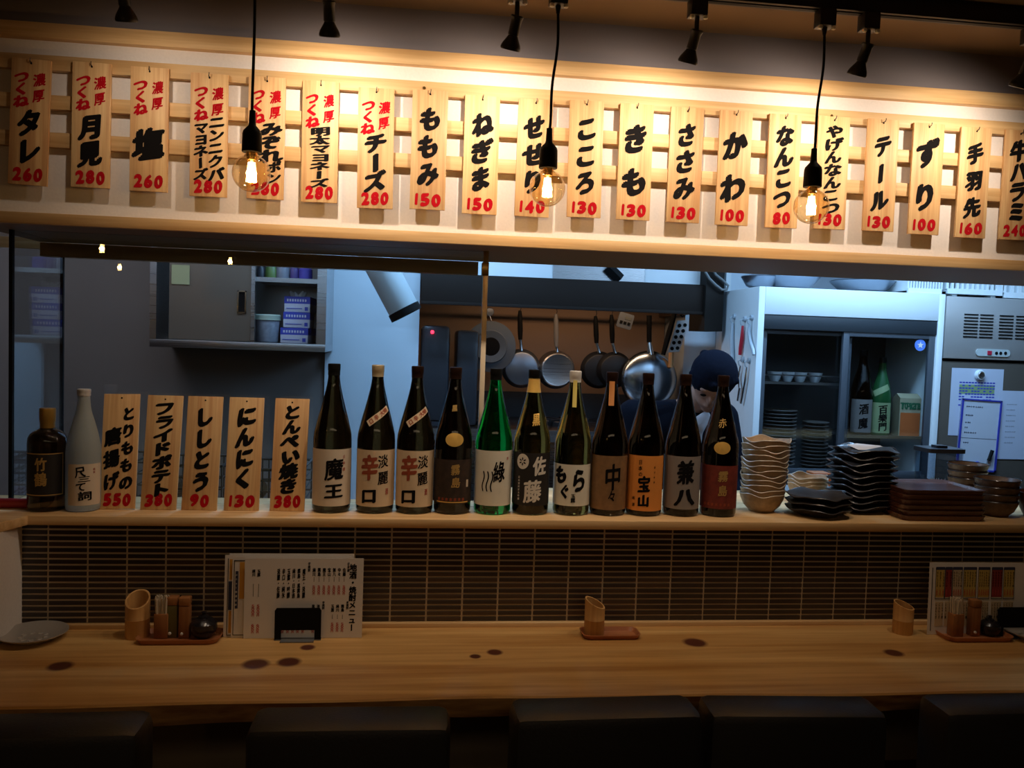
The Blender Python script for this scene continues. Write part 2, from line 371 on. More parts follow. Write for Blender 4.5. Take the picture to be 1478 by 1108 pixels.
# ================================================================== MENU BOARDS
BW, BH = .0905, .302
def board(pos, rot, strokes, price, label, group, hang=True, name='menu_board', idx=0):
    t = thing(name, label, 'sign', pos, group=group, rot=rot)
    h = BH
    g = G(); g.box(-BW/2, BW/2, 0, .007, -h, 0); obj('panel', g, M['pine_v'], t, bevel=.0008)
    bk, rd, pr_ = G(), G(), G()
    for (s, c, xc, a, b, w, bo) in strokes:
        column(bk if c == 'k' else rd, s, xc*BW, -a*h, -b*h, w*BW, bo*(1.45 if c == 'k' else 1.3), shear=.2)
    if price: numerals(pr_, price, 0, -.918*h, (.80 if len(price) > 2 else .58)*BW, .118*h, .125)
    if bk.v: ink('lettering', bk, M['ink'], t)
    if rd.v: ink('red_lettering', rd, M['red'], t)
    if pr_.v: ink('price', pr_, M['red'], t)
    g = G(); g.cyl((0, -.0008, -.022*h-.004), (0, .001, -.022*h-.004), .0022, 10); obj('hole', g, M['ink'], t)
    if hang:
        g = G(); g.cyl((0, -.008, -.008), (0, .03, -.008), .0011, 6); g.tube([(0, -.008, -.008), (.001, -.009, -.004), (.001, -.009, .0)], .001, 6); obj('nail', g, M['iron'], t)
    return t
TK = [('つくね', 'r', -.22, .10, .39, .36, .06), ('濃厚', 'r', .22, .10, .35, .30, .03)]
def one(s, a=.13, b=.82, w=.60, bo=.06): return [(s, 'k', 0, a, b, w, bo)]
HANG = [
 (20, 71, 85, 14, 65, 257, TK+one('タレ', .40, .84, .62), '260'),
 (105.5, 160, 90, 103, 157, 264, TK+one('月見', .41, .84, .58), '280'),
 (190.5, 242, 97, 188, 240, 269, TK+one('塩', .47, .78, .75), '260'),
 (277, 328, 106, 274.5, 326, 276, TK+[('ニンニクバ', 'k', .2, .34, .87, .42, .05), ('マヨネーズ', 'k', -.2, .40, .87, .38, .05)], '280'),
 (363, 409, 111, 358, 407, 279, TK+[('みぞれ', 'k', .1, .37, .70, .62, .06), ('ポン', 'k', .22, .69, .87, .40, .05)], '280'),
 (439, 488, 117, 436, 485, 286, TK+one('明太マヨネーズ', .38, .88, .55, .05), '280'),
 (519, 568, 127, 517, 565, 290, TK+one('チーズ', .38, .86, .62), '280'),
 (598, 645, 130, 593.5, 640, 294, one('ももみ'), '150'),
 (673, 721, 138, 669, 715, 299, one('ねぎま'), '150'),
 (750, 798, 143, 745, 790, 303, one('せせり'), '140'),
 (825, 870, 145, 820.5, 865, 306, one('こころ'), '130'),
 (899, 941, 150, 892.5, 935, 311, one('きも', .12, .86, .74), '130'),
 (970, 1016, 155, 963, 1008, 314, one('ささみ'), '130'),
 (1042, 1085, 160, 1035, 1077, 318, one('かわ', .12, .86, .74), '100'),
 (1113, 1156, 165, 1106, 1149, 321, one('なんこつ', .10, .84, .55), '80'),
 (1184, 1226, 168, 1176, 1218, 325, one('やげんなんこつ', .08, .87, .55, .05), '130'),
 (1255, 1297, 172, 1247, 1288, 328, one('テール', .12, .85, .55), '130'),
 (1322, 1362, 178, 1313, 1353, 331, one('ずり', .08, .86, .74), '100'),
 (1391, 1430, 184, 1381, 1420, 336, one('手羽先', .12, .85, .52), '160'),
 (1454, 1494, 188, 1444, 1484, 338, one('牛ハラミ', .10, .84, .58), '240'),
]
DESC = ['with two bold katakana characters over 260, first board of the row', 'reading two kanji with 280 below, second board of the row',
 'with one large kanji and 260 below', 'with two narrow columns of black characters over 280', 'half hidden behind the nearest hanging bulb',
 'lit brightest, seven black characters and a red 280', 'whose three characters contain a long stroke, above 280',
 'with the same looping character twice, red 150, eighth of the row', 'with three hiragana and red 150, bleached by the spotlight', 'partly hidden behind the middle pendant cord and bulb',
 'reading three rounded hiragana over 130, just past the middle bulb', 'with two wide-spaced hiragana over 130', 'with three hiragana over 130, the first two alike',
 'of pinker wood with two hiragana and red 100', 'with four hiragana and red 80, before the third bulb', 'with seven small hiragana, beside the third hanging bulb',
 'with a long central stroke between two katakana, over 130', 'with two hiragana and red 100, third from the end', 'with three stacked kanji over a red 160', 'with a red 240, last of the row and cut by the frame']
for k, (xa, xb, yt, ya, yb_, yb, st, pr) in enumerate(HANG):
    Yb = YW-.028
    T = at((xa+xb)/2, yt, Yb); B = at((ya+yb_)/2, yb, Yb); d = B-T
    roll = math.atan2(d.x, -d.z)
    board(T, (0, -roll, 0), st, pr, 'menu board '+DESC[k], 'menu boards hanging on the rails', True)
STAND = [
 (149, 202, 569.5, 141.5, 195, 735, [('とりももの', 'k', .22, .10, .85, .36, .06), ('唐揚げ', 'k', -.2, .28, .86, .44, .05)], '550', 'with a red 550, beside the frosted bottle'),
 (213, 264, 571, 202, 254, 735, one('フライドポテト', .06, .89, .55, .06), '380', 'with seven black katakana above a red 380'),
 (271, 322, 572, 261, 313, 735, one('ししとう', .09, .85, .50, .07), '90', 'with a short red 90 at its foot'),
 (332, 380.5, 574, 323, 373, 735, one('にんにく', .08, .82, .52, .07), '130', 'with four black hiragana above a red 130'),
 (398, 446, 577, 389, 439, 737, one('とんぺい焼き', .06, .85, .52, .06), '380', 'standing next to the first big brown bottle, red 380'),
]
for (xa, xb, yt, ya, yb_, yb, st, pr, ds) in STAND:
    B = at((ya+yb_)/2, yb, 2.252); B.z = ZS+.0005; lean = .052/BH
    T = at((xa+xb)/2, yt, 2.30); dx = (B.x-T.x)/BH
    a = math.asin(lean); rl = math.asin(max(-.2, min(.2, dx)))
    R = Matrix.Rotation(-a, 4, 'X') @ Matrix.Rotation(-rl, 4, 'Y')
    top = B+R.to_3x3() @ Vector((0, 0, BH))+Vector((0, 0, abs(sin(rl))*BW/2))
    board(top, R.to_euler(), st, pr, 'menu board standing on the ledge '+ds, 'menu boards standing on the ledge', False)

# ================================================================== PENDANTS, TRACK, SPOTS
YT = 1.9
ztr = at(1240, 20, YT).z
g = G(); g.box(-1.3, 2.9, YT-.017, YT+.017, ztr, 2.36); tr = obj('track_rail', g, M['iron'], bevel=.002); tag(tr, 'long black lighting track fixed to the dark ceiling', 'track')
g = G(); g.box(-1.3, 2.9, YT-.006, YT+.006, ztr-.002, ztr+.002); obj('slot', g, M['black'], tr)
amber = thin_glass('amber_bulb_glass', (1.0, .88, .66), .05, pw_=2.5)
filament = emit('filament', (1.0, .62, .22), 60)
fcore = emit('filament_stem', (1.0, .55, .18), 3)
PEND = [(363, 0, 248, 'over the fifth menu board'), (790, 0, 270, 'in the middle, over the tenth menu board'), (1180, 0, 296, 'over the sixteenth menu board')]
def adapter(t, x):
    g = G(); g.box(x-.020, x+.020, YT-.018, YT+.018, ztr-.038, ztr+.001); obj('adapter', g, M['iron'], t, bevel=.003)
    for s in (-1, 1):
        g = G(); g.lathe([(0, -.006), (.005, -.004), (.006, 0), (.005, .003), (0, .004)], 10, Matrix.Translation((x+s*.016, YT-.012, ztr-.041))); obj('lock_knob', g, M['white_knob'], t)
for (px, _, py, ds) in PEND:
    Pb = at(px if px != 1180 else 1171, py, YT); xt = Pb.x+(.010 if px > 700 else 0)
    t = thing('pendant_lamp', 'bare round filament bulb on a black cord, '+ds, 'lamp', (0, 0, 0), group='bare bulb pendants')
    adapter(t, xt)
    zs = Pb.z+.078+.0
    pts = []
    for i in range(25):
        u = i/24; z = ztr-.038+(zs+.040-(ztr-.038))*u
        pts.append((xt+(Pb.x-xt)*u*u+(.004*sin(u*7)*sin(pi*u) if px > 700 else .001*sin(u*5)), YT, z))
    g = G(); g.tube(pts, .0032, 8); g.cyl((xt, YT, ztr-.055), (xt, YT, ztr-.036), .004, 8, .007); obj('cord', g, M['black'], t)
    g = G(); g.lathe([(.0045, .055), (.0065, .054), (.0075, .028), (.0085, .022), (.019, .010), (.0205, .004), (.0215, -.034), (.0205, -.036), (.017, -.036)], 24, Matrix.Translation((Pb.x, YT, zs))); obj('socket', g, M['black'], t)
    g = G(); g.lathe([(.014, .0)]+[(.0135, -.006)]+[(.041*sin(a), -.047-.0+.041*cos(a)) for a in [.36+(pi-.36)*i/18 for i in range(19)]], 32, Matrix.Translation((Pb.x, YT, zs-.034)))
    obj('bulb', g, amber, t)
    g = G(); g.cyl((Pb.x, YT, zs-.036), (Pb.x, YT, zs-.052), .0125, 16, .011); obj('bulb_collar', g, M['brass'], t)
    g = G()
    for k in range(6):
        a = k*pi/3; g.cyl((Pb.x+.005*cos(a), YT+.005*sin(a), zs-.058), (Pb.x+.009*cos(a), YT+.009*sin(a), zs-.100), .0028, 6)
    obj('filament', g, filament, t)
    g = G(); g.cyl((Pb.x, YT, zs-.05), (Pb.x, YT, zs-.075), .003, 8, .0015); obj('stem', g, fcore, t)
    l = bpy.data.lights.new('bulb_light', 'POINT'); l.energy = BULB_W; l.color = (1, .64, .33); l.shadow_soft_size = .012
    lo = bpy.data.objects.new('bulb_light', l); COL.objects.link(lo); lo.parent = t; lo.location = (Pb.x, YT, zs-.080)
for (bx, by) in ((at(147, 378, 4.54).x, .15), (at(332, 391, 4.99).x, -.3), (at(173, 428, 5.9).x, -1.2)):
    l = bpy.data.lights.new('bulb_light', 'POINT'); l.energy = BULB_W*1.0; l.color = (1, .66, .36); l.shadow_soft_size = .012
    t = thing('pendant_lamp', 'filament bulb over the dining room floor, '+('nearest behind the chairs', 'towards the colourful menu side', 'deepest in the room')[int(by*-1.5+.7)], 'lamp', (bx, by, 0), group='dining room pendants')
    g = G(); g.tube([(0, 0, 2.04), (0, 0, 2.36)], .003, 6); obj('cord', g, M['black'], t)
    g = G(); g.lathe([(.0065, .054), (.0085, .022), (.019, .010), (.0215, -.034), (.017, -.036)], 16, Matrix.Translation((0, 0, 2.00))); obj('socket', g, M['black'], t)
    g = G(); g.lathe([(.0135, -.006)]+[(.041*sin(a), -.047+.041*cos(a)) for a in [.36+(pi-.36)*i/12 for i in range(13)]], 24, Matrix.Translation((0, 0, 1.966))); obj('bulb', g, amber, t)
    g = G(); [g.cyl((.005*cos(k), .005*sin(k), 1.942), (.009*cos(k), .009*sin(k), 1.90), .0028, 6) for k in (0, 2.1, 4.2)]; obj('filament', g, filament, t)
    lo = bpy.data.objects.new('bulb_light', l); COL.objects.link(lo); lo.parent = t; lo.location = (0, 0, 1.92)
SP = [(183, -8, 'farthest to the unlit end, nearly lost in the dark', 0), (476, 38, 'above the sixth menu board', -.01), (737, 58, 'close to the middle pendant cord', -.04), (993, 78, 'between the middle and third pendants', -.06), (1237, 97, 'just past the third pendant', -.07), (1470, 117, 'cut by the frame beyond the last menu board', -.07)]
for k, (px, py, ds, dxs) in enumerate(SP):
    E = at(px, py, YT+.025)
    x = E.x+(.010 if px > 700 else 0)
    t = thing('spotlight', 'small black track spotlight '+ds, 'spotlight', (0, 0, 0), group='black track spotlights')
    adapter(t, x)
    J = Vector((x, YT, ztr-.072)); 
    g = G(); g.cyl((x, YT, ztr-.036), J, .0055, 10); obj('neck', g, M['iron'], t)
    E.z = ztr-.132
    d = (E-J).normalized(); q = d.to_track_quat('Z', 'Y').to_matrix().to_4x4(); mx = Matrix.Translation(J-d*.006) @ q
    g = G(); g.lathe([(.0, 0), (.013, 0), (.015, .003), (.0135, .008), (.0125, .010), (.0125, .042), (.010, .044)], 24, mx); obj('lamp_holder', g, M['iron'], t)
    g = G(); g.lathe([(.010, .040), (.012, .046), (.021, .062), (.0235, .070), (.0225, .074), (.019, .072)], 28, mx); obj('reflector', g, M['iron'], t)
    g = G(); g.lathe([(.0, .0715), (.0188, .0715), (.0188, .0722), (0, .0722)], 24, mx); obj('lens', g, emit('spot_lens', (1, .8, .55), 4) if k == 0 else bpy.data.materials['spot_lens'], t)
    l = bpy.data.lights.new('spot_light', 'SPOT'); l.energy = SPOT_W*(.22 if k == 0 else 1); l.color = (1.0, .83, .66); l.spot_size = rad(148); l.spot_blend = 1.0; l.shadow_soft_size = .012
    lo = bpy.data.objects.new('spot_light', l); COL.objects.link(lo); lo.parent = t
    lo.location = J+d*.07; aim = Vector((dxs, .29, -.20)); lo.rotation_euler = aim.to_track_quat('-Z', 'Y').to_euler()

# ================================================================== BOTTLES ON THE LEDGE
def darkglass(name, c, tr=.55, rough=.06):
    return mat(name, c, rough, 0, **{'Transmission Weight': tr, 'IOR': 1.45, 'Specular IOR Level': .6})
GLS = dict(brown=darkglass('brown_bottle_glass', (.16, .075, .02), 1.0, .03), amber=darkglass('amber_bottle_glass', (.42, .25, .05), 1.0, .03), green=darkglass('green_bottle_glass', (.01, .50, .06), 1.0, .03),
           black=darkglass('black_bottle_glass', (.09, .035, .012), 1.0, .03), frost=mat('frosted_bottle_glass', (.60, .66, .64), .45, 0, **{'Transmission Weight': .55, 'IOR': 1.3}))
ISSHO = [(0, .003), (.040, 0), (.0495, .003), (.0525, .010), (.0525, .195), (.0508, .212), (.047, .228), (.0412, .252), (.035, .274), (.029, .297), (.0235, .319), (.0188, .340), (.0160, .360), (.0154, .378), (.0154, .384), (0, .384)]
def rad_at(prof, z):
    for (r0, z0), (r1, z1) in zip(prof[2:], prof[3:]):
        if z0 <= z <= z1 and z1 > z0: return r0+(r1-r0)*(z-z0)/(z1-z0)
    return prof[3][0]
def wrapper(prof, lift): 
    def f(x, z):
        R = rad_at(prof, z)+lift; a = x/R; return (R*sin(a), -R*cos(a), z)
    return f
def patch(prof, x0, x1, z0, z1, lift=.0004, rot=0, cx=0, cz=0, nx=18, nz=6, oval=False):
    g = G(); f = wrapper(prof, lift)
    if oval:
        n = 28; g.v = [f(cx, cz)]
        for j in (.5, 1):
            for i in range(n): g.v.append(f(cx+x1*j*cos(2*pi*i/n), cz+z1*j*sin(2*pi*i/n)))
        for i in range(n):
            g.f.append((0, 1+i, 1+(i+1) % n)); g.f.append((1+i, 1+n+i, 1+n+(i+1) % n, 1+(i+1) % n))
        return g
    for j in range(nz+1):
        for i in range(nx+1):
            u = x0+(x1-x0)*i/nx; v = z0+(z1-z0)*j/nz
            X = cx+u*cos(rot)-v*sin(rot) if rot else u; Z = cz+u*sin(rot)+v*cos(rot) if rot else v
            g.v.append(f(X, Z))
    for j in range(nz):
        for i in range(nx): a = j*(nx+1)+i; g.f.append((a, a+1, a+nx+2, a+nx+1))
    return g
def lm(name, c, **k): return mat(name, c, .65, **k)
LAB = dict(cream=lm('cream_label', (.66, .55, .42)), beige=lm('beige_label', (.66, .50, .32)), white=lm('white_label', (.72, .68, .56)), blk=lm('black_label', (.012, .009, .008)),
           tan=lm('tan_label', (.22, .115, .045), var=.15), orange=lm('orange_label', (.72, .26, .045)), grey=lm('grey_label', (.23, .20, .18)), redl=lm('maroon_label', (.16, .02, .012), var=.3), dk=lm('dark_picture_label', (.03, .016, .01), var=.5))
gold = mat('gold_foil', (.90, .56, .14), .35, .35); yel = lm('yellow_label', (.62, .50, .12)); rust = mat('rust_ink', (.30, .055, .02), .7); dkr = mat('dark_red_ink', (.35, .03, .02), .7); wink = mat('white_ink', (.72, .66, .56), .7); goldink = mat('gold_ink', (.60, .38, .12), .5, .5); orn = mat('orange_paper', (.55, .22, .06), .6)
capm = dict(black=M['black'], gold=mat('pale_gold_cap', (.62, .50, .30), .4, .4), white=mat('white_cap', (.7, .66, .6), .5), brown=nospec(mat('brown_cap', (.020, .009, .006), .45)), silver=mat('silver_cap', (.70, .68, .66), .3, .3))
def sake(px, by, glass, label, lz, lmat, writes, cap='black', extras=(), foot=None):
    P = at(px, by, 2.222); P = Vector((P.x*2.275/2.222, 2.275, ZS)); P.x = at(px, 640, 2.275).x
    t = thing('sake_bottle', label, 'bottle', P, face_cam(P), 'large brown and green bottles on the ledge')
    t.scale = (.97, .97, 1.0)
    g = G(); g.lathe(ISSHO, 40); obj('bottle', g, GLS[glass], t)
    g = G(); g.lathe([(.0, .3975), (.0155, .3975), (.0172, .396), (.0172, .380), (.0165, .379), (.0165, .366), (.0160, .366)][::-1], 28); obj('cap', g, capm[cap], t)
    if lmat:
        g = patch(ISSHO, -.078, .078, lz[0], lz[1], nx=26); lb = obj('label', g, lmat, t)
    wm = wrapper(ISSHO, .0009)
    for k, (m, items) in enumerate(writes):
        g = G()
        for it in items:
            if it[0] == 'col': column(g, it[1], it[2], it[3], it[4], it[5], it[6], wm, L=.008, n=6)
            else: put(g, it[1], it[2], it[3], it[4], it[5], it[6], .08, it[7] if len(it) > 7 else 0, wm, L=.008, n=6)
        ink('lettering', g, m, t)
    for nm, gg, m in extras: obj(nm, gg, m, t)
    return t
def ribbon_set(t_):  # slanted shoulder ribbon with its writing
    rib = patch(ISSHO, -.036, .036, -.0085, .0085, .0012, rad(36), .004, .262, nx=20, nz=3)
    g = G(); f = wrapper(ISSHO, .0017)
    for c, u, m_ in (('口', -.024, 0), ('辛', -.006, 1), ('大', .012, 0), ('地', .024, 0)):
        put(g, c, .004+u*cos(rad(36)), .262+u*sin(rad(36)), .013, .014, .05, .05, rad(36), f, L=.006, n=6)
    return rib, g
B = []
sake(480, 741, 'brown', 'tall brown bottle with black cap, cream label with two large black kanji', (.020, .172), LAB['cream'],
     [(M['ink'], [('put', '魔', .006, .118, .052, .058, .035), ('put', '王', .006, .060, .052, .040, .045)]), (dkr, [('col', '日本酒', .034, .160, .110, .008, .02)])])
for (x, cp, nm) in ((543, 'gold', 'pale gold cap'), (600, 'brown', 'dark brown cap')):
    rib, rw = ribbon_set(None)
    sake(x, 745, 'brown', 'tall brown bottle with slanted shoulder ribbon and %s, rust characters on beige label' % nm, (.020, .172), LAB['beige'],
         [(rust, [('put', '辛', -.018, .124, .050, .068, .05)]), (M['ink'], [('put', '口', -.018, .048, .046, .040, .06), ('col', '淡麗', .022, .164, .075, .032, .02)]), (dkr, [('put', '酒', .034, .06, .010, .018, .02)])],
         cap=cp, extras=(('ribbon', rib, LAB['beige']),))
    t = COL.objects[-1] if False else None
    tt = [o for o in S.objects if o.name.startswith('sake_bottle')][-1]
    last = max((o for o in S.objects if o.name.startswith('sake_bottle')), key=lambda o: o.location.x)
    ink('ribbon_lettering', rw, rust, last)
sake(655, 745, 'black', 'near black bottle with gold oval seal and a dark picture label', (.030, .150), LAB['dk'],
     [(goldink, [('col', '霧島', .008, .140, .070, .026, .03), ('col', '黒', 0, .300, .275, .016, .03)]), (rust, [('put', '本', x_, .042, .009, .010, .05) for x_ in (-.04, -.028, -.016, -.004, .008, .02, .032)])], cap='brown',
     extras=(('seal', patch(ISSHO, 0, .026, 0, .0185, .001, cx=.002, cz=.204, oval=True), gold), ('seal_line', patch(ISSHO, -.05, .05, .033, .036, .0008), gold), ('side_mark', patch(ISSHO, .042, .050, .075, .095, .001), LAB['cream'])))
def wave_lines():
    g = G(); f = wrapper(ISSHO, .0011)
    for k in range(3):
        n = 14
        for i in range(n+1):
            u = i/n; z = .120-.055*u; x = -.028+k*.0125+.003*sin(u*2*pi)
            n0 = len(g.v); g.v += [f(x-.0018, z), f(x+.0018, z)]
            if i: g.f.append((n0-2, n0-1, n0+1, n0))
    return g
sake(713, 747, 'green', 'bright green bottle with white label bearing three wavy black lines', (.026, .176), LAB['white'],
     [(M['ink'], [('put', '綠', .018, .118, .034, .058, .03)]), (dkr, [('col', '酒', .044, .165, .145, .007, .02)])], cap='black', extras=(('wavy_mark', wave_lines(), M['ink']),))
def flower():
    g = G(); f = wrapper(ISSHO, .0016)
    for k in range(6):
        a = k*pi/3+.5; c = (-.026+.0075*cos(a), .148+.0075*sin(a)); n = 8; n0 = len(g.v)
        for i in range(n):
            b = 2*pi*i/n; u, v = .0042*cos(b), .002*sin(b); g.v.append(f(c[0]+u*cos(a)-v*sin(a), c[1]+u*sin(a)+v*cos(a)))
        g.f.append(tuple(n0+i for i in range(n)))
    return g
sake(768, 747, 'amber', 'amber bottle with gold neck band, black label and round white flower crest', (.004, .172), LAB['blk'],
     [(wink, [('put', '佐', .026, .136, .040, .052, .05), ('put', '藤', .006, .066, .052, .062, .035), ('col', '日本酒純米大吟醸', -.036, .108, .040, .006, .02)]), (gold, [('put', '黒', .010, .262, .022, .034, .04)])],
     extras=(('crest', patch(ISSHO, 0, .019, 0, .021, .001, cx=-.026, cz=.148, oval=True), wink), ('crest_flower', flower(), M['ink']), ('neck_band', patch(ISSHO, -.048, .048, .335, .374, .0009, nx=30), gold)))
sake(827, 747, 'amber', 'amber bottle with white cap, yellow neck strip and white label with brush hiragana', (.028, .142), LAB['white'],
     [(M['ink'], [('put', 'も', -.034, .112, .040, .050, .09), ('put', 'ぐ', -.020, .066, .030, .040, .07), ('put', 'ら', .022, .098, .044, .066, .07), ('col', '玉露', .006, .062, .038, .014, .03)])],
     cap='white', extras=(('neck_strip', patch(ISSHO, -.006, .006, .298, .372, .0012, nx=4), yel),))
sake(880, 747, 'black', 'dark bottle with orange neck strip and brown label with a circled stroke', (.018, .168), LAB['tan'],
     [(M['ink'], [('put', '中', .014, .108, .050, .075, .03), ('put', '々', .012, .056, .024, .034, .03)])], cap='brown', extras=(('neck_strip', patch(ISSHO, -.008, .008, .305, .372, .0012, nx=4), orn),))
sake(932, 749, 'black', 'dark bottle with bright orange label', (.016, .170), LAB['orange'],
     [(M['ink'], [('put', '宝', .0, .090, .036, .046, .05), ('put', '山', .0, .044, .034, .034, .06), ('col', '日本の', -.012, .160, .110, .012, .02), ('col', '地酒', -.030, .060, .022, .009, .02), ('col', '国日本酒', .030, .145, .090, .005, .02)])], cap='brown')
sake(986, 749, 'black', 'dark bottle with plain grey label and two heavy black kanji', (.022, .170), LAB['grey'],
     [(M['ink'], [('put', '兼', .012, .125, .050, .066, .05), ('put', '八', .012, .056, .060, .050, .06)])], cap='brown')
sake(1040, 750, 'black', 'dark bottle with small gold oval seal and maroon label, end of the bottle row', (.024, .146), LAB['redl'],
     [(goldink, [('col', '霧島', .012, .136, .055, .028, .03)]), (goldink, [('col', '赤', .004, .278, .250, .024, .01)]), (rust, [('put', '本', x_, .036, .009, .010, .05) for x_ in (-.04, -.028, -.016, -.004, .008, .02, .032)])], cap='brown',
     extras=(('seal', patch(ISSHO, 0, .024, 0, .0175, .001, cx=.006, cz=.196, oval=True), gold),))
# square shouldered spirit bottle
P = at(68, 740, 2.25); P.z = ZS
WH = [(0, .002), (.040, 0), (.0455, .004), (.0465, .01), (.0465, .172), (.045, .186), (.040, .196), (.030, .204), (.020, .208), (.0155, .214), (.0150, .226), (0, .226)]
t = thing('spirit_bottle', 'squat dark bottle with gold cap and gold framed black label', 'bottle', P, face_cam(P))
g = G(); g.lathe(WH, 36); obj('bottle', g, GLS['black'], t)
g = G(); g.lathe([(.0, .262), (.0185, .262), (.0195, .258), (.0190, .232), (.0175, .224), (.0175, .210), (.0165, .210)][::-1], 28); obj('cap', g, mat('dull_gold_cap', (.42, .24, .05), .35, .5), t)
obj('label', patch(WH, -.062, .050, .040, .150, .0006), LAB['blk'], t)
g = G(); f = wrapper(WH, .0010)
for (x0, x1, z0, z1) in ((-.062, .040, .148, .1505), (-.062, .040, .043, .0455), (.0375, .040, .043, .1505)):
    q = patch(WH, x0, x1, z0, z1, .0010, nx=20, nz=4); g.add(q.v, q.f)
obj('label_frame', g, goldink, t)
g = G(); put(g, '竹', -.016, .122, .028, .034, .04, .05, 0, f, L=.006); put(g, '鶴', -.016, .084, .030, .036, .03, .05, 0, f, L=.006); ink('lettering', g, goldink, t)
# frosted bottle
P = at(120, 740, 2.25); P.z = ZS
FR = [(0, .002), (.036, 0), (.0405, .003), (.042, .010), (.042, .150), (.040, .170), (.034, .200), (.026, .230), (.0195, .252), (.0165, .268), (.0150, .285), (.0145, .302), (0, .302)]
t = thing('frosted_bottle', 'pale frosted glass bottle with silver cap and white handwritten label', 'bottle', P, face_cam(P))
g = G(); g.lathe(FR, 36); obj('bottle', g, GLS['frost'], t)
g = G(); g.lathe([(.0, .314), (.0150, .314), (.0168, .312), (.0168, .306), (.0160, .304), (.0165, .300), (.0160, .296), (.0150, .296)][::-1], 28); obj('cap', g, capm['silver'], t)
obj('label', patch(FR, -.040, .050, .018, .124, .0006), LAB['cream'], t)
g = G(); f = wrapper(FR, .0011)
put(g, '尺', -.008, .104, .026, .028, .03, .05, .1, f, L=.006); put(g, '三', .002, .086, .030, .016, .03, .1, 0, f, L=.006); put(g, 'て', -.006, .066, .026, .024, .03, .1, 0, f, L=.006); put(g, '詞', .004, .042, .034, .024, .03, .05, 0, f, L=.006)
ink('lettering', g, M['ink'], t)
g = G(); column(g, '純米', .026, .114, .098, .006, .02, f, L=.006); ink('red_seal', g, dkr, t)
# red roll at the far end
A = at(-30, 733, 2.26); Bq = at(41, 732, 2.26); A.z = Bq.z = ZS+.0125
g = G(); g.cyl(A, Bq, .0125, 18); g.lathe([(0, 0), (.0135, 0), (.0135, .006), (0, .006)], 16, Matrix.Translation(Bq) @ Matrix.Rotation(pi/2, 4, 'Y')); o = obj('wrap_roll', g, mat('red_film', (.42, .03, .03), .35)); tag(o, 'red wrapped roll lying on the ledge beside the squat bottle', 'roll')

# ================================================================== DISHES ON THE LEDGE
def ripple(amp, lobes, ph, r_out, sq=0, lob=0):
    def w(r, z, a):
        k = r/r_out; rr = r
        if sq: rr = r*(1+(1/max(abs(cos(a)), abs(sin(a)))**sq-1)*min(1, k*1.2))
        if lob: rr *= 1+lob*abs(sin(lobes*a/2+ph))*k
        return rr, z+amp*k*k*k*(sin(lobes*a+ph)+.4*sin((lobes*2-1)*a+ph*2))
    return w
cream_c = mat('sand_glaze', (.36, .25, .15), .5, bump=.5, bscale=70, var=.2); blackg = mat('black_glaze', (.014, .012, .014), .22, bump=.4, bscale=60); brownb = mat('brown_glaze', (.13, .075, .045), .4, bump=.3, bscale=80, var=.3)
olive = mat('olive_inside', (.22, .18, .08), .5, var=.3); traym = wood('dark_tray_wood', (.07, .022, .014), (.15, .06, .038), (3, 30, 30), .24)
def xz(px, py, Y): p = at(px, py, Y); return p
# tall stack of sand bowls
def wbowl(name, label, cat, loc, rt, rb, h, wv, m, rz, grp, rim=None, inner=None):
    t = thing(name, label, cat, loc, rz, grp)
    prof = [(0, .003), (rb*.9, .003), (rb*.9, 0), (rb, 0), (rb*1.05, .004), (rb+(rt-rb)*.55, h*.35), (rt*.95, h*.75), (rt, h), (rt*.965, h+.0008), (rt*.90, h*.78), (rb+(rt-rb)*.45, h*.42), (rb*.7, .008), (0, .007)]
    g = G(); g.lathe(prof[:8]+[prof[8]]+prof[9:], 44, wave=wv); obj('body', g, m, t)
    if rim:
        g = G(); n = 44; pts = []
        vs = []; fs = []
        for i in range(n):
            a = 2*pi*i/n; rr, zz = wv(rt, h, a) if wv else (rt, h)
            for k in range(5):
                b = 2*pi*k/5; vs.append(((rr-.001+.0018*cos(b))*cos(a), (rr-.001+.0018*cos(b))*sin(a), zz+.0018*sin(b)))
        for i in range(n):
            for k in range(5): fs.append((i*5+k, i*5+(k+1) % 5, ((i+1) % n)*5+(k+1) % 5, ((i+1) % n)*5+k))
        g.add(vs, fs); obj('rim', g, rim, t)
    return t
pale_rim = mat('pale_rim', (.50, .42, .32), .3)
xc = at(1101, 700, 2.33).x; nb = 12; dz = .0145
for i in range(nb):
    k = nb-1-i
    wbowl('bowl', 'wavy-rimmed sand coloured bowl, %s in the tall stack beside the bottles' % ORD[k], 'bowl', (xc+(i*.0004)+random.uniform(-.002, .002), 2.33, ZS+.0004+i*dz), .064+i*.0005, .036, .052, ripple(.0032, 4, i*1.3+random.random(), .064), cream_c, random.uniform(-.3, .3), 'sand bowls in the tall stack', pale_rim)
xc = at(1166, 690, 2.52).x
for i in range(3):
    wbowl('bowl', 'sand coloured bowl behind the black plates, %s of a low stack' % ORD[2-i], 'bowl', (xc, 2.52, ZS+.001+i*.012), .062, .036, .050, ripple(.004, 4, i*1.1+1, .062), cream_c, .2*i, 'sand bowls in the low stack', pale_rim)
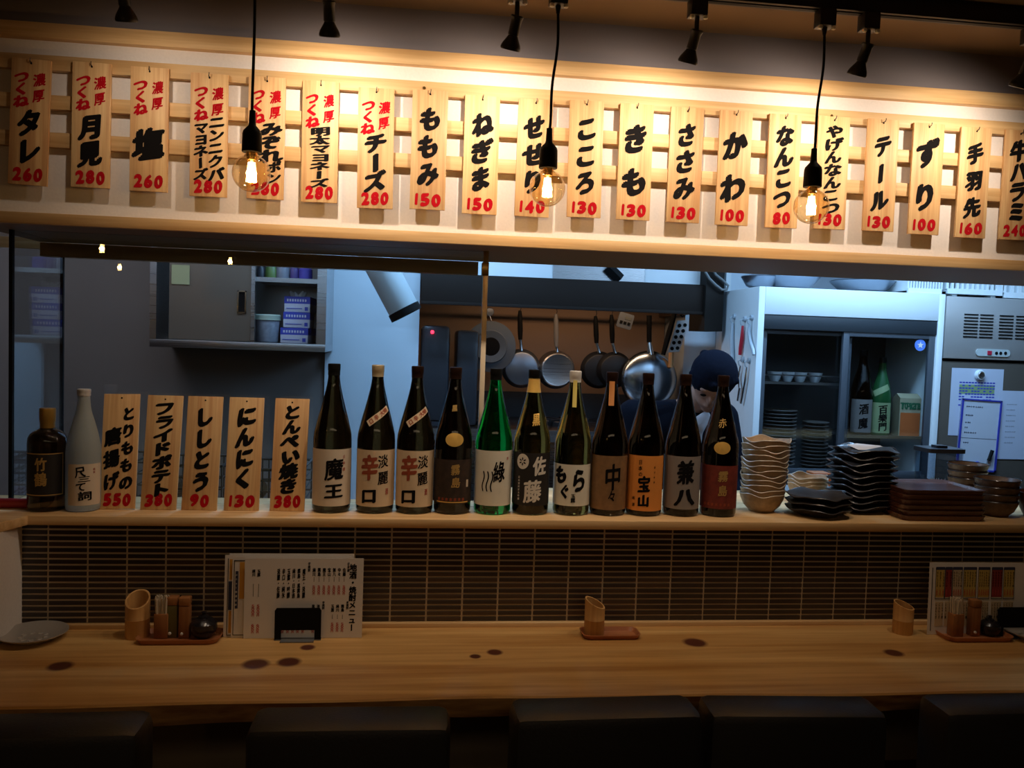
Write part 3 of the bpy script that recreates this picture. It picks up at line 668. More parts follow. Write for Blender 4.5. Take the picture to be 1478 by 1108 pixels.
# low stack of black lobed plates
def plate(label, loc, r, h, wv, m, rz, grp, name='plate', rim=None):
    t = thing(name, label, 'plate', loc, rz, grp)
    g = G(); g.lathe([(0, .002), (r*.55, .002), (r*.55, 0), (r*.6, 0), (r*.64, .004), (r*.9, h*.7), (r, h), (r*.985, h+.002), (r*.88, h*.85), (r*.6, .0065), (0, .006)], 48, wave=wv); obj('body', g, m, t)
    if rim:
        g = G(); g.lathe([(r*.993, h-.0002), (r*1.0, h+.0008), (r*.985, h+.0026), (r*.975, h+.0018)], 48, wave=wv); obj('rim', g, rim, t)
    return t
grim = mat('rim_highlight', (.045, .038, .034), .3)  # rim highlight put into a colour lighter than the black glaze
xc = at(1180, 725, 2.28).x
for i in range(3):
    plate('black lobed plate, %s in the low stack before the sand bowls' % ORD[2-i], (xc+random.uniform(-.003, .003), 2.28, ZS+.0004+i*.0185), .086, .022, ripple(.003, 5, i*.25, .084, lob=.10), blackg, .1*i, 'black lobed plates', rim=grim)
xc = at(1243, 700, 2.36).x; nb = 10
for i in range(nb):
    tp = plate('black square wavy plate, %s in the tall black stack' % ORD[nb-1-i], (xc+random.uniform(-.004, .004), 2.36, ZS+.0004+i*.0184), .088, .020, ripple(.0055, 4, .6+(.15*i if i % 2 else 0), .088, sq=.45), blackg, rad(8)+random.uniform(-.05, .05), 'black square plates', rim=grim)
g = G(); g.slab([(-.05, -.04), (.052, -.045), (.06, .03), (.0, .06), (-.045, .035)], 0, .0006, Matrix.Translation((xc+.012, 2.36, ZS+nb*.0184+.006)) @ Matrix.Rotation(rad(4), 4, 'X')); o = obj('paper_liner', g, M['paper']); tag(o, 'white paper liner lying on the tall stack of black plates', 'paper')
# dark wooden trays
x0 = at(1306, 735, 2.20).x; x1 = at(1427, 735, 2.20).x; xm = (x0+x1)/2; hw = (x1-x0)/2; D = .20
def rr_outline(w, d, r, n=6):
    o = []
    for (cx, cy, a0) in ((w-r, d-r, 0), (-w+r, d-r, pi/2), (-w+r, -d+r, pi), (w-r, -d+r, 3*pi/2)):
        for i in range(n+1): a = a0+pi/2*i/n; o.append((cx+r*cos(a), cy+r*sin(a)))
    return o
def dished(w, d, r, h, th=.003, flare=.004):
    """shallow rounded rectangular tray"""
    g = G(); rings = [(w-flare-.004, d-flare-.004, 0), (w-flare, d-flare, .0), (w, d, h), (w-th, d-th, h), (w-flare-th, d-flare-th, th), (w-flare-th-.004, d-flare-th-.004, th)]
    vs = []; n = None
    for (a, b, z) in rings:
        o = rr_outline(a, b, min(r, a*.9)); n = len(o); vs += [(x, y, z) for x, y in o]
    fs = [tuple(reversed(range(n)))]
    for j in range(len(rings)-1):
        for i in range(n): fs.append((j*n+i, j*n+(i+1) % n, (j+1)*n+(i+1) % n, (j+1)*n+i))
    fs.append(tuple((len(rings)-1)*n+i for i in range(n))); g.add(vs, fs); return g
for i in range(6):
    o = obj('serving_tray', dished(hw-.002*(i % 2), D/2, .02, .0145, .0105, .006), traym, loc=(xm+random.uniform(-.003, .003), 2.20+D/2, ZS+.0004+i*.0150)); tag(o, 'dark wooden serving tray, %s in the stack beside the brown bowls' % ORD[5-i], 'tray', 'dark serving trays')
# brown bowls
for (px, Y, n, wd, ds) in ((1438, 2.30, 4, .060, 'in the stack right of the trays'), (1394, 2.46, 5, .056, 'in the stack behind the trays')):
    x = at(px, 720, Y).x
    for i in range(n):
        t = wbowl('brown_bowl', 'brown rimmed bowl, %s %s' % (ORD[n-1-i], ds), 'bowl', (x, Y, ZS+.0004+i*.0215), wd+.001*i, .034, .046, ripple(.0003, 3, i, .06), brownb, 0, 'brown bowls '+ds, mat('dark_rim', (.03, .025, .025), .2) if (i == 0 and px == 1438) else bpy.data.materials['dark_rim'])
x = at(1497, 735, 2.28).x
t = wbowl('brown_bowl', 'reddish brown bowl cut by the frame at the end of the ledge', 'bowl', (x, 2.28, ZS+.0004), .058, .034, .075, ripple(.0003, 3, 1, .06), mat('red_brown_glaze', (.12, .035, .02), .3), 0, 'brown bowls by the frame')
# clear container with dark lid and a clear tumbler behind
clear = thin_glass('clear_plastic', (.82, .86, .9), .04)
P = at(1353, 690, 2.56); P.z = ZS; hc_ = at(1353, 642, 2.56).z-ZS-.022
t = thing('clear_canister', 'clear square canister with dark lid behind the wooden trays', 'canister', P)
g = dished(.062, .045, .012, hc_, .002, .004); obj('body', g, clear, t)
g = G(); g.slab(rr_outline(.066, .049, .014), hc_+.0005, hc_+.014); g.slab(rr_outline(.02, .018, .006), hc_+.014, hc_+.022); obj('lid', g, mat('smoked_lid', (.03, .03, .035), .3), t, smooth=False)
g = G()
for k in range(26): a = random.uniform(-.03, .01); b = random.uniform(-.025, .025); g.cyl((a, b, .004), (a+random.uniform(-.01, .01), b, random.uniform(.05, .07)), .0013, 5)
o = obj('packet_sticks', g, M['white'], t)
P = at(1172, 668, 2.60); P.z = ZS+.045
g = G(); g.box(-.03, .03, -.03, .03, -.045, .03); o = obj('orange_box', g, mat('orange_card', (.40, .12, .03), .6), loc=(at(1183, 660, 2.60).x, 2.60, ZS+.046), bevel=.002); tag(o, 'small orange brown box half hidden behind the black plates', 'box')

# ================================================================== COUNTER ITEMS
bamboo = wood('bamboo', (.50, .25, .08), (.66, .38, .14), (30, 30, 2), .45); reddish = wood('red_tray_wood', (.34, .11, .04), (.46, .18, .07), (4, 30, 30), .4)
brown_box = wood('brown_box_wood', (.26, .10, .03), (.36, .15, .05), (30, 30, 3), .5)
def onc(px, py):
    v = FW*FPX+RT*(px-739)-UP*(py-554); return CAM+v*((ZC-CAM.z)/v.z)
def bamboo_cup(P, r, h, label, cut=.020, rz=0, z=ZC):
    g = G(); n = 28; vs = []; fs = []
    def zt(a, rr): return h-cut/2+cut/2*sin(a)*rr/r
    rings = [(r*.97, lambda a: 0), (r, lambda a: .003), (r, lambda a: h*.42), (r*1.02, lambda a: h*.43), (r, lambda a: h*.44), (r, lambda a: zt(a, r)), (r-.004, lambda a: zt(a, r-.004)), (r-.004, lambda a: .01)]
    for (rr, f) in rings:
        for i in range(n): a = 2*pi*i/n; vs.append((rr*cos(a), rr*sin(a), f(a)))
    for j in range(len(rings)-1):
        for i in range(n): fs.append((j*n+i, j*n+(i+1) % n, (j+1)*n+(i+1) % n, (j+1)*n+i))
    fs += [tuple(reversed(range(n))), tuple((len(rings)-1)*n+i for i in range(n))]; g.add(vs, fs)
    o = obj('bamboo_cup', g, bamboo, loc=(P.x, P.y, z)); o.rotation_euler = (0, 0, rz); return tag(o, label, 'cup', 'bamboo skewer cups')
bamboo_cup(onc(196, 921)+Vector((0, .012, 0)), .029, .112, 'slant-cut bamboo cup left of the tray with the black pot', .034)
def caddy(P, s, label, group):
    o = obj('condiment_tray', dished(.100*s, .045, .022, .013, .003, .006), reddish, loc=(P.x, P.y, ZC)); tag(o, label, 'tray', group); return o
# left set
P = onc(261, 922)+Vector((0, .0, 0))
caddy(P, 1, 'small reddish wooden tray holding toothpicks, shakers and a black pot, left set', 'condiment trays')
def picks(x, y, label):
    t = thing('toothpick_holder', label, 'holder', (x, y, ZC+.0035))
    g = G(); g.box(-.017, .017, -.013, .013, 0, .062); obj('box', g, brown_box, t, bevel=.003)
    g = G()
    for k in range(60): a = random.uniform(-.014, .014); b = random.uniform(-.010, .010); g.cyl((a, b, .058), (a*1.15, b*1.2, .098+random.uniform(0, .008)), .0016, 5)
    obj('toothpicks', g, mat('toothpick_wood', (.62, .54, .42), .7) if 'toothpick_wood' not in bpy.data.materials else bpy.data.materials['toothpick_wood'], t)['kind'] = 'stuff'
def shaker(x, y, label, m, h=.102):
    t = thing('spice_shaker', label, 'shaker', (x, y, ZC+.0035))
    g = G(); g.box(-.013, .013, -.012, .012, 0, h*.8); obj('box', g, m, t, bevel=.0025)
    g = G(); g.box(-.0135, .0135, -.0125, .0125, h*.8, h); obj('lid', g, brown_box, t, bevel=.003)
    g = G(); g.lathe([(0, -.003), (.0035, -.002), (.004, 0), (.0035, .002), (0, .003)], 10, Matrix.Translation((-.004, -.014, .012)) @ Matrix.Rotation(pi/2, 4, 'X')); obj('peg', g, M['white_knob'], t)
def pot(x, y, s, label):
    t = thing('sauce_pot', label, 'pot', (x, y, ZC+.0035))
    g = G(); g.lathe([(0, 0), (.018, 0), (.027, .008), (.033, .022), (.032, .036), (.022, .046), (.014, .049), (.012, .048)], 30, Matrix.Scale(s, 4)); obj('body', g, blackg, t)
    g = G(); g.lathe([(.014, .048), (.013, .053), (.005, .056), (.005, .060), (.007, .063), (0, .066)], 20, Matrix.Scale(s, 4)); obj('lid', g, blackg, t)
yb = P.y+.006
picks(at(234, 900, yb).x, yb, 'wooden toothpick holder on the tray beside the first bamboo cup')
shaker(at(249, 900, yb).x, yb+.004, 'olive green sided wooden shaker between toothpicks and brown shaker', mat('olive_wood', (.13, .11, .03), .5))
shaker(at(267, 900, yb).x, yb, 'brown wooden shaker next to the black round pot', brown_box)
pot(at(294, 905, yb).x, yb, 1.0, 'round black lidded sauce pot on the tray near the standing drink menus')
# middle set
P = onc(880, 917)
o = obj('condiment_tray', dished(.078, .036, .018, .012, .003, .006), reddish, loc=(P.x, P.y, ZC)); tag(o, 'small reddish wooden tray holding only a bamboo cup', 'tray', 'condiment trays')
bamboo_cup(Vector((at(858, 900, P.y).x, P.y+.002, 0)), .0265, .098, 'bamboo cup standing on the middle tray', .026, 1.2, ZC+.0035)
bamboo_cup(onc(1306, 915)+Vector((0, .012, 0)), .0265, .088, 'lone bamboo cup before the tiles next to the colourful menu', .018, .8)
# right set
P = onc(1404, 919)
caddy(P, .98, 'small reddish wooden tray in front of the colourful menu', 'condiment trays')
yb = P.y+.006
picks(at(1379, 905, yb).x, yb, 'wooden toothpick holder before the colourful menu'); shaker(at(1405, 905, yb).x, yb, 'brown shaker before the colourful menu', brown_box, .100); pot(at(1428, 905, yb).x, yb, .85, 'small black pot on the tray before the colourful menu')
# metal dish at the left
def metal_dish(P, r, label):
    t = thing('metal_dish', label, 'dish', (P.x, P.y, ZC), group='metal dishes')
    wv = lambda rr, z, a: (rr*(1+.0*a), z)
    g = G(); g.lathe([(0, .003), (r*.55, .003), (r*.58, 0), (r*.62, .002), (r*.94, .016), (r, .018), (r, .020), (r*.93, .019), (r*.62, .006), (0, .006)], 40); obj('body', g, mat('dull_metal', (.50, .46, .42), .35, .45) if 'dull_metal' not in bpy.data.materials else bpy.data.materials['dull_metal'], t)
    g = G()
    for k in range(9):
        a = 2*pi*k/9; g.lathe([(0, .004), (.006, .002), (.007, 0)], 8, Matrix.Translation((r*.35*cos(a), r*.35*sin(a), .006)))
    obj('embossing', g, bpy.data.materials['dull_metal'], t)
metal_dish(onc(48, 922)+Vector((0, .0, 0)), .078, 'round dull metal dish at the end of the counter by the wall')
metal_dish(onc(1492, 920), .078, 'round metal dish cut by the frame beside the colourful menu')
# drink menus in a black stand
def card(name, label, x0, x1, yt, yb, Y, lean=.03, group=None, roll=0):
    A = at(x0, yb, Y); Bq = at(x1, yb, Y); h = at(x0, yt, Y).z-at(x0, yb, Y).z; w = Bq.x-A.x
    t = thing(name, label, 'menu', ((A.x+Bq.x)/2, Y, ZC+.0008), group=group, rot=(-lean, roll, 0))
    g = G(); g.box(-w/2, w/2, 0, .0012, 0, h); obj('sheet', g, M['paper'], t)
    return t, w, h
YM = onc(420, 921).y
t, w, h = card('drink_menu', 'pale drink menu sheet behind the others, its top corner showing', 328, 508, 802, 920, YM+.016, .05, 'drink menus in the stand')
def strip(t, name, items, m, y=-.0006):
    g = G()
    for (x0, x1, z0, z1) in items: g.box(x0, x1, y, .0, z0, z1)
    return obj(name, g, m, t, smooth=False)
oc = mat('ochre_print', (.62, .30, .04), .8); navy = mat('navy_print', (.03, .035, .08), .8); maroon = mat('maroon_print', (.30, .03, .02), .8); redp = mat('red_print', (.55, .05, .04), .8)
t, w, h = card('drink_menu', 'menu sheet with orange and navy strips sticking out of the stand', 322, 500, 804, 921, YM+.011, .04, 'drink menus in the stand')
X0 = -w/2
strip(t, 'orange_strip', [(X0+.012, X0+.019, h*.70, h*.95)], oc); strip(t, 'orange_strip', [(X0+.012, X0+.019, h*.05, h*.32)], oc); strip(t, 'navy_strip', [(X0+.010, X0+.019, h*.33, h*.68)], navy); strip(t, 'border', [(X0+.0075, X0+.009, .004, h*.96), (X0+.0075, X0+.05, .004, .0055)], M['ink'])
t, w, h = card('drink_menu', 'menu sheet with boxed yellow heading just behind the front sheet', 333, 505, 806, 922, YM+.006, .035, 'drink menus in the stand')
X0 = -w/2
strip(t, 'orange_strip', [(X0+.018, X0+.030, h*.48, h*.93)], oc); strip(t, 'navy_strip', [(X0+.008, X0+.015, h*.36, h*.82)], navy); strip(t, 'border', [(X0+.004, X0+.0055, .006, h*.95), (X0+.004, X0+.035, h*.945, h*.955), (X0+.004, X0+.035, .006, .0075)], M['ink'])
g = G(); column(g, 'メニュー地酒日本', X0+.0105+.0, h*.80, h*.38, .005, .03, lambda x, z: (x, -.0009, z), n=4); ink('lettering', g, M['paper'], t)
t, w, h = card('drink_menu', 'front drink menu sheet with vertical black items and red prices', 351, 522, 809, 924, YM, .03, 'drink menus in the stand')
bk, rd = G(), G(); hw_ = w/2; fm = lambda x, z: (x, -.0003, z)
column(bk, '地酒・焼酎メニュー', hw_-.026, h*.93, h*.08, .018, .05, fm, jit=0, shear=0, n=5)
names = ['佐藤', '中々', '兼八', '宝山', '魔王', '霧島', '綠川', '玉露', '辛口', '淡麗', '黒霧島', '日本酒', '吟醸', '純米']
def items(xs, z0, z1, pz0, pz1, k0=0):
    for i, x in enumerate(xs):
        s = names[(i+k0) % len(names)]; column(bk, s, x, z0, z0-(z0-z1)*len(s)/3, .0078, .05, fm, jit=0, shear=0, n=4)
        for q in range(3): bk.box(x-.0006, x+.0006, -.0003, 0, pz0+.010+q*.004, pz0+.0125+q*.004)
        column(rd, '500円', x, pz0, pz1, .0062, .03, fm, jit=0, shear=0, n=4)
dx = .0125
items([hw_-.048-dx*i for i in range(7)], h*.88, h*.72, h*.66, h*.54)
column(bk, '日本酒', hw_-.041+.003, h*.95, h*.83, .006, .05, fm, jit=0, n=4)
column(bk, '芋焼酎', hw_-.048-dx*7, h*.95, h*.83, .006, .05, fm, jit=0, n=4)
for i in range(6):
    x = hw_-.048-dx*(8+i); column(bk, names[(i+4) % 14]+'・'+names[(i+9) % 14], x, h*.87, h*.50, .0075, .05, fm, jit=0, n=4); column(rd, '円500円', x, h*.18, h*.06, .0062, .03, fm, jit=0, n=4)
for i in range(2):
    x = -hw_+.022+i*.0125; column(bk, names[i+6], x, h*.86, h*.77, .008, .05, fm, jit=0, n=4); bk.box(x-.0005, x+.0005, -.0003, 0, h*.52, h*.68); column(rd, '500円', x, h*.42, h*.27, .0065, .03, fm, jit=0, n=4); column(rd, '600円', x, h*.18, h*.06, .0065, .03, fm, jit=0, n=4)
items([hw_-.050-dx*i for i in range(3)], h*.42, h*.28, h*.19, h*.07, 5); items([hw_-.048-dx*5, hw_-.048-dx*6], h*.42, h*.28, h*.16, h*.06, 9)
column(bk, '麦焼酎', hw_-.038, h*.46, h*.36, .006, .05, fm, jit=0, n=4); column(bk, '芋焼酎', hw_-.048-dx*4, h*.46, h*.36, .006, .05, fm, jit=0, n=4)
ink('lettering', bk, M['ink'], t); ink('price_lettering', rd, redp, t)
def stand(x0, x1, y0, y1, Y, label):
    A = at(x0, y1, Y); Bq = at(x1, y1, Y); w = Bq.x-A.x; h = at(x0, y0, Y).z-ZC
    t = thing('menu_stand', label, 'stand', ((A.x+Bq.x)/2, Y, ZC), group='black menu stands')
    g = G(); o = [(-w/2, .0), (-w*.36, .0), (-w*.36, h*.32), (w*.36, h*.32), (w*.36, 0), (w/2, 0), (w/2, h*.92), (w*.46, h), (-w*.46, h), (-w/2, h*.92)]
    g.slab(o, 0, .003, Matrix.Rotation(pi/2, 4, 'X')); obj('front_plate', g, M['black'], t, smooth=False)
    g = G(); g.slab([(x, z) for x, z in o], -.035, -.032, Matrix.Rotation(pi/2, 4, 'X')); obj('back_plate', g, M['black'], t, smooth=False)
    g = G(); g.box(-w/2, w/2, -.004, .036, 0, .0025); g.box(-w*.36, w*.36, -.02, -.004, 0, .0025); obj('foot', g, mat('clear_foot', (.12, .13, .14), .2), t)
stand(396, 463, 877, 924, YM-.012, 'black menu stand clipping the white drink menus')
# colourful menu on the right
YR = onc(1400, 922).y+.035
t, w, h = card('food_menu', 'large menu sheet crowded with yellow and red boxes', 1338, 1520, 812, 915, YR, .03)
h = h
cols = [(.020, .024, 'y'), (.048, .018, 'r'), (.070, .026, 'c'), (.102, .036, 'y'), (.146, .032, 'y'), (.186, .030, 'r'), (.222, .03, 'y')]
yl = mat('yellow_print', (.60, .42, .10), .8); pk = mat('pale_print', (.62, .48, .30), .8)
gy_, gr_, gb_, gk_, gp_ = [], [], [], [], []
for (x, wd, c) in cols:
    a, b = -w/2+x, -w/2+x+wd
    if b > w/2-.004: continue
    (gy_ if c == 'y' else gr_ if c == 'r' else gp_).append((a, b, h*.52, h*.90))
    gb_.append((a-.001, b+.001, h*.90, h*.94)); gk_ += [(a-.0015, a-.0008, h*.5, h*.93), (b+.0008, b+.0015, h*.5, h*.93), (a-.0015, b+.0015, h*.493, h*.50)]
    gp_.append((a, b, h*.12, h*.46))
[strip(t, 'yellow_box', [q], yl) for q in gy_]; [strip(t, 'red_box', [q], maroon) for q in gr_]; strip(t, 'heading_bar', gb_, navy, -.0008); strip(t, 'border', gk_+[(-w/2+.008, -w/2+.0095, .01, h*.93)], M['ink'], -.0009); [strip(t, 'pale_box', [q], pk) for q in gp_]
bk, rd = G(), G(); fm2 = lambda x, z: (x, -.0013, z)
for (x, wd, c) in cols:
    if x+wd > w-.006: continue
    n = max(2, int(wd/.0062))
    for i in range(n):
        xx = -w/2+x+.003+i*(wd-.006)/max(1, n-1)
        column(bk, random.choice(['ももみせせり', 'ねぎまつくね', 'なんこつさき', 'こころきもか']), xx, h*.88, h*.66, .0046, .04, fm2, jit=0, n=4); column(rd, random.choice(['150円', '130円', '280円']), xx, h*.63, h*.54, .0042, .04, fm2, jit=0, n=4)
        column(bk, random.choice(['ししとうん', 'にんにくき', 'とんぺい焼']), xx, h*.44, h*.22, .0046, .04, fm2, jit=0, n=4)
ink('lettering', bk, M['ink'], t); ink('price_lettering', rd, redp, t)
stand(1438, 1500, 876, 914, YR-.020, 'black menu stand cut by the frame, holding the colourful menu')

# ================================================================== CHAIRS
leather = mat('black_leather', (.022, .021, .022), .42, bump=.25, bscale=200)
def chair(x0, x1, ytop, Y, label, rz=0):
    A = at(x0, ytop, Y); Bq = at(x1, ytop, Y); w = Bq.x-A.x; zt = (A.z+Bq.z)/2
    t = thing('bar_chair', label, 'chair', ((A.x+Bq.x)/2, Y, 0), rz, 'black padded chairs at the counter')
    g = G(); g.box(-w/2, w/2, -.062, .048, .42, zt); obj('backrest', g, leather, t, bevel=.022)
    g = G(); g.box(-w/2+.01, w/2-.01, .02, .40, .40, .46); obj('seat', g, leather, t, bevel=.015)
    for sx in (-1, 1):
        for yy in (.0, .36):
            g = G(); g.cyl((sx*(w/2-.03), yy+.01, 0), (sx*(w/2-.035), yy+.015, .41), .012, 10, .018); obj('leg', g, M['iron'], t)
chair(-75, 214, 1038, 1.53, 'black padded chair back cut by the frame, before the first menu tray', rad(1))
chair(362, 650, 1029, 1.53, 'black padded chair in front of the white drink menus', rad(-1))
chair(738, 1004, 1014, 1.56, 'black padded chair in front of the middle bamboo cup', rad(1))
chair(1016, 1262, 1012, 1.58, 'black padded chair before the lone bamboo cup', rad(-3))
chair(1342, 1600, 1008, 1.60, 'black padded chair nearest the colourful menu, cut by the frame', 0)

# ================================================================== KITCHEN
def X(px, Y, py=500): return at(px, py, Y).x
def Z(py, Y, px=740): return at(px, py, Y).z
YL = 4.05
xa = X(470, YL); xb = X(606, YL, 430)
g = G(); g.box(-2.6, xa, YL, YL+.1, 0, 2.5); struct('wall_kitchen_left', g, M['kwall'])
g = G(); g.box(xa, xb, YL-.02, 4.7, 0, 2.5); struct('wall_pier', g, M['kwhite'])
g = G(); g.box(xb, 4.2, 4.7, 4.8, 0, 2.5); struct('wall_kitchen_back', g, M['kwhite'])
xr = X(990, 4.3, 480)-.003
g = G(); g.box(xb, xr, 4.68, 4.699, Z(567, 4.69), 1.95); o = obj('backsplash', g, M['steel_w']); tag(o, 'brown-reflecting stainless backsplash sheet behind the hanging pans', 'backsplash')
# stainless apron behind the glass, under the back edge of the header
za = Z(382, 2.66, 377)
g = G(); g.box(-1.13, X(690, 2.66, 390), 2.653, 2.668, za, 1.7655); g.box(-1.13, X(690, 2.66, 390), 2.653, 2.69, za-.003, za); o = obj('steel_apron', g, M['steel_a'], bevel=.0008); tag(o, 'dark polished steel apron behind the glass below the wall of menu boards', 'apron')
fx_side = X(1092, 3.5, 500)+.3
# range hood
YH = 3.9
t = thing('range_hood', 'wide dark stainless range hood above the hanging pans', 'hood', (0, 0, 0))
z0, z1 = Z(441, YH, 740), Z(399, YH, 740); xh0, xh1 = xb+.004, X(1022, YH, 430)
g = G(); g.box(xh0, xh1, YH, YH+.015, z0, z1); g.box(xh0, xh1, YH-.012, YH+.015, z0-.008, z0+.006); obj('front_panel', g, M['hoodm'], t, bevel=.001)
g = G(); g.box(xh0, xh1, YH+.015, 4.67, z1-.012, z1); obj('top_panel', g, M['steel_d'], t); g = G(); g.box(xh1-.012, xh1, YH+.015, 4.67, z0, z1-.013); obj('end_panel', g, M['steel_d'], t)
g = G(); g.box(xh0, xh1, YH+.06, YH+.075, z1+.001, 2.49); obj('cover_panel', g, M['white'], t)
g = G(); g.box(X(801, YH, 390), X(935, YH, 390), YH+.055, YH+.059, z1+.001, 2.49); obj('steel_cover', g, M['steel'], t)
a, b = at(877, 385, YH+.04), at(895, 403, YH+.04)
g = G(); g.cyl(a, b, .028, 4); obj('bracket', g, M['black'], t)
g = G(); g.box(X(1018, YH-.03, 440), X(1044, YH-.03, 440), YH-.03, YH+.2, Z(478, YH, 1030), 2.3); o = obj('duct_box', g, nospec(mat('dark_duct', (.018, .015, .013), .6))); tag(o, 'dark square duct box at the end of the range hood', 'duct')
pts = [at(x, y, YH-.05) for x, y in ((1018, 392), (1024, 402), (1033, 411), (1042, 418), (1049, 418), (1051, 412), (1043, 404), (1033, 396), (1029, 388))]
g = G(); g.tube(pts, .006, 8); o = obj('cable_loop', g, mat('grey_cable', (.16, .17, .17), .5)); tag(o, 'looped grey cable hanging by the dark duct box', 'cable')
g = G(); g.box(X(990, 4.3, 480), fx_side, 4.32, 4.68, 0, 2.5); struct('wall_side_pier', g, M['kwhite'])
g = G(); g.box(X(1047, 4.2, 430), X(1054, 4.2, 430), 4.2, 4.31, 0, 2.5); struct('trim_pilaster', g, M['white'])
# rail and pans
YP = 4.42
zr_ = Z(447, YP, 800)
g = G(); g.cyl((xh0, YP, zr_+.03), (X(1000, YP), YP, zr_+.03), .007, 10); o = obj('hanging_rail', g, M['steel']); tag(o, 'thin steel rail under the hood that the pans hang from', 'rail')
alu = brushed('aluminium_pan', (.30, .34, .40), .38, (60, 60, 60)); blackpan = mat('black_pan', (.012, .012, .014), .45)
def pan(px, py, rpx, hx, hy0, hy1, label, m, hm, depth=.035, ring=None, tilt=0, dy=0):
    c = at(px, py, YP-.02-dy); r = rpx/1200*YP*.985
    t = thing('frying_pan', label, 'pan', c, group='pans hanging under the hood')
    mx = Matrix.Rotation(pi/2, 4, 'X')   # pan floor turned to the viewer
    g = G(); g.lathe([(0, 0), (r*.80, 0), (r*.84, -.003), (r, -depth), (r*.985, -depth), (r*.80, -.004), (0, -.004)], 40, mx); obj('body', g, m, t)
    if ring:
        g = G(); g.lathe([(r*.74, .001), (r*.80, .003), (r*.86, -.002), (r*.80, -.001)], 40, mx); obj('base_ring', g, ring, t)
    hA = at(px+(hx-px)*.15, py-rpx*.9, YP-.01-dy)-c; hB = at(hx, hy1, YP-.01-dy)-c; hC = at(hx-(px-hx)*.3, hy0, YP-.01-dy)-c
    g = G(); g.tube([hA, (hA+hB)/2, hB], [.011, .008, .009], 10); obj('bracket', g, M['chrome'], t)
    g = G(); g.tube([hB, hB+(hC-hB)*.3, hB+(hC-hB)*.8, hC], [.011, .014, .013, .008], 12); obj('handle', g, hm, t)
    h0 = Vector((hC.x, hC.y, hC.z)); 
    g = G(); g.tube([h0+Vector((0, 0, -.004)), h0+Vector((.006, 0, .012)), h0+Vector((.003, 0, .03)), h0+Vector((-.006, .0, .036))], .0022, 6); obj('hook', g, M['iron'], t)
    return t
pan(753, 532, 29, 751, 448, 490, 'grey frying pan with black handle, nearest the edge of the glass', alu, M['black'])
pan(805, 534, 29, 803, 453, 500, 'aluminium saucepan with grey handle and bright base ring', alu, mat('grey_handle', (.20, .19, .18), .5), ring=M['steel'], depth=.07)
pan(866, 534, 28, 861, 456, 495, 'black frying pan hanging just before the hood timer, farther of the pair', blackpan, M['black'])
pan(889, 534, 27, 884, 454, 495, 'black frying pan overlapping another, next to the grey pad', blackpan, M['black'], dy=.04)
# wok
c = at(939, 548, YP-.12); r = 42/1200*YP
t = thing('wok', 'large shiny steel wok hanging bottom side out by its dark handle', 'wok', c, group='pans hanging under the hood')
mx = Matrix.Rotation(pi/2, 4, 'X'); g = G(); g.lathe([(r*sin(a), -r*.42*(1-cos(a))) for a in [pi/2*i/14 for i in range(15)]]+[(r*.985, -r*.42)], 48, mx @ Matrix.Translation((0, 0, r*.2))); obj('body', g, brushed('blue_steel', (.46, .54, .62), .22, (30, 30, 30), .06), t)
hA, hB, hC = at(939, 512, YP-.1)-c, at(937, 494, YP-.1)-c, at(937, 455, YP-.1)-c
g = G(); g.tube([hA, hB], [.020, .012], 12); obj('bracket', g, M['chrome'], t)
g = G(); g.tube([hB, hC], [.013, .014], 12); obj('handle', g, M['black'], t)
# round lid with a disc knob hanging left
c = at(708, 500, YP-.03); t = thing('hanging_steamer_lid', 'round grey steamer lid with a dark centre hanging at the glass edge', 'lid', c)
g = G(); r = .135; g.lathe([(r*.30, .0), (r*.34, .012), (r*.62, .020), (r*.66, .006), (r, .0), (r, -.01), (r*.30, -.01)], 44, mx); obj('body', g, mat('grey_enamel', (.10, .13, .17), .35), t)
g = G(); g.lathe([(0, .014), (r*.36, .013), (r*.36, .001), (0, .001)], 30, mx); obj('centre', g, M['black'], t)
k = at(707, 450, YP-.03)-c; g = G(); g.lathe([(0, .004), (.020, .003), (.023, 0), (.020, -.004), (0, -.004)], 24, Matrix.Translation(k) @ mx); g.cyl(k+Vector((0, 0, -.02)), Vector((0, 0, r)), .003, 6); obj('hanger_disc', g, alu, t)
# grey pad, turners, hook
c = at(902, 463, YP-.14); s_ = .040
t = thing('kitchen_timer', 'small grey square timer with three dark buttons hanging among the pans', 'timer', c, rot=(0, rad(14), 0))
g = G(); g.slab(rr_outline(s_, s_, .009), 0, .012, mx); obj('body', g, mat('grey_plastic', (.11, .125, .14), .5), t, smooth=False)
for k in (-1, 0, 1):
    g = G(); g.box(k*.021-.007, k*.021+.007, -.015, -.012, -.018, -.004); obj('button', g, M['black'], t)
g = G(); g.box(-.005, .028, -.0135, -.012, .008, .024); obj('screen', g, mat('lcd', (.12, .13, .12), .3), t)
YU = YP-.16
t = thing('slotted_turner', 'white perforated turner hanging beside the wok on a hook', 'turner', (0, 0, 0))
a, b = at(987, 462, YU), at(972, 508, YU); d = (a-b); sx = Vector((.035, 0, .004))
g = G()
vsq = [b-sx*.9, b+sx*.9, a+sx, a-sx]; g.add(vsq+[v+Vector((0, .003, 0)) for v in vsq], [(0, 1, 2, 3), (7, 6, 5, 4), (0, 4, 5, 1), (1, 5, 6, 2), (2, 6, 7, 3), (3, 7, 4, 0)]); obj('blade', g, M['white'], t)
g = G()
for r_ in range(5):
    for q in (-1, 1):
        cc = b+d*(.12+r_*.18)+sx*(.42*q); g.lathe([(0, .001), (.010, .001), (.010, -.001), (0, -.001)], 10, Matrix.Translation(cc+Vector((0, -.002, 0))) @ mx @ Matrix.Scale(1.0, 4))
obj('slots', g, M['black'], t)
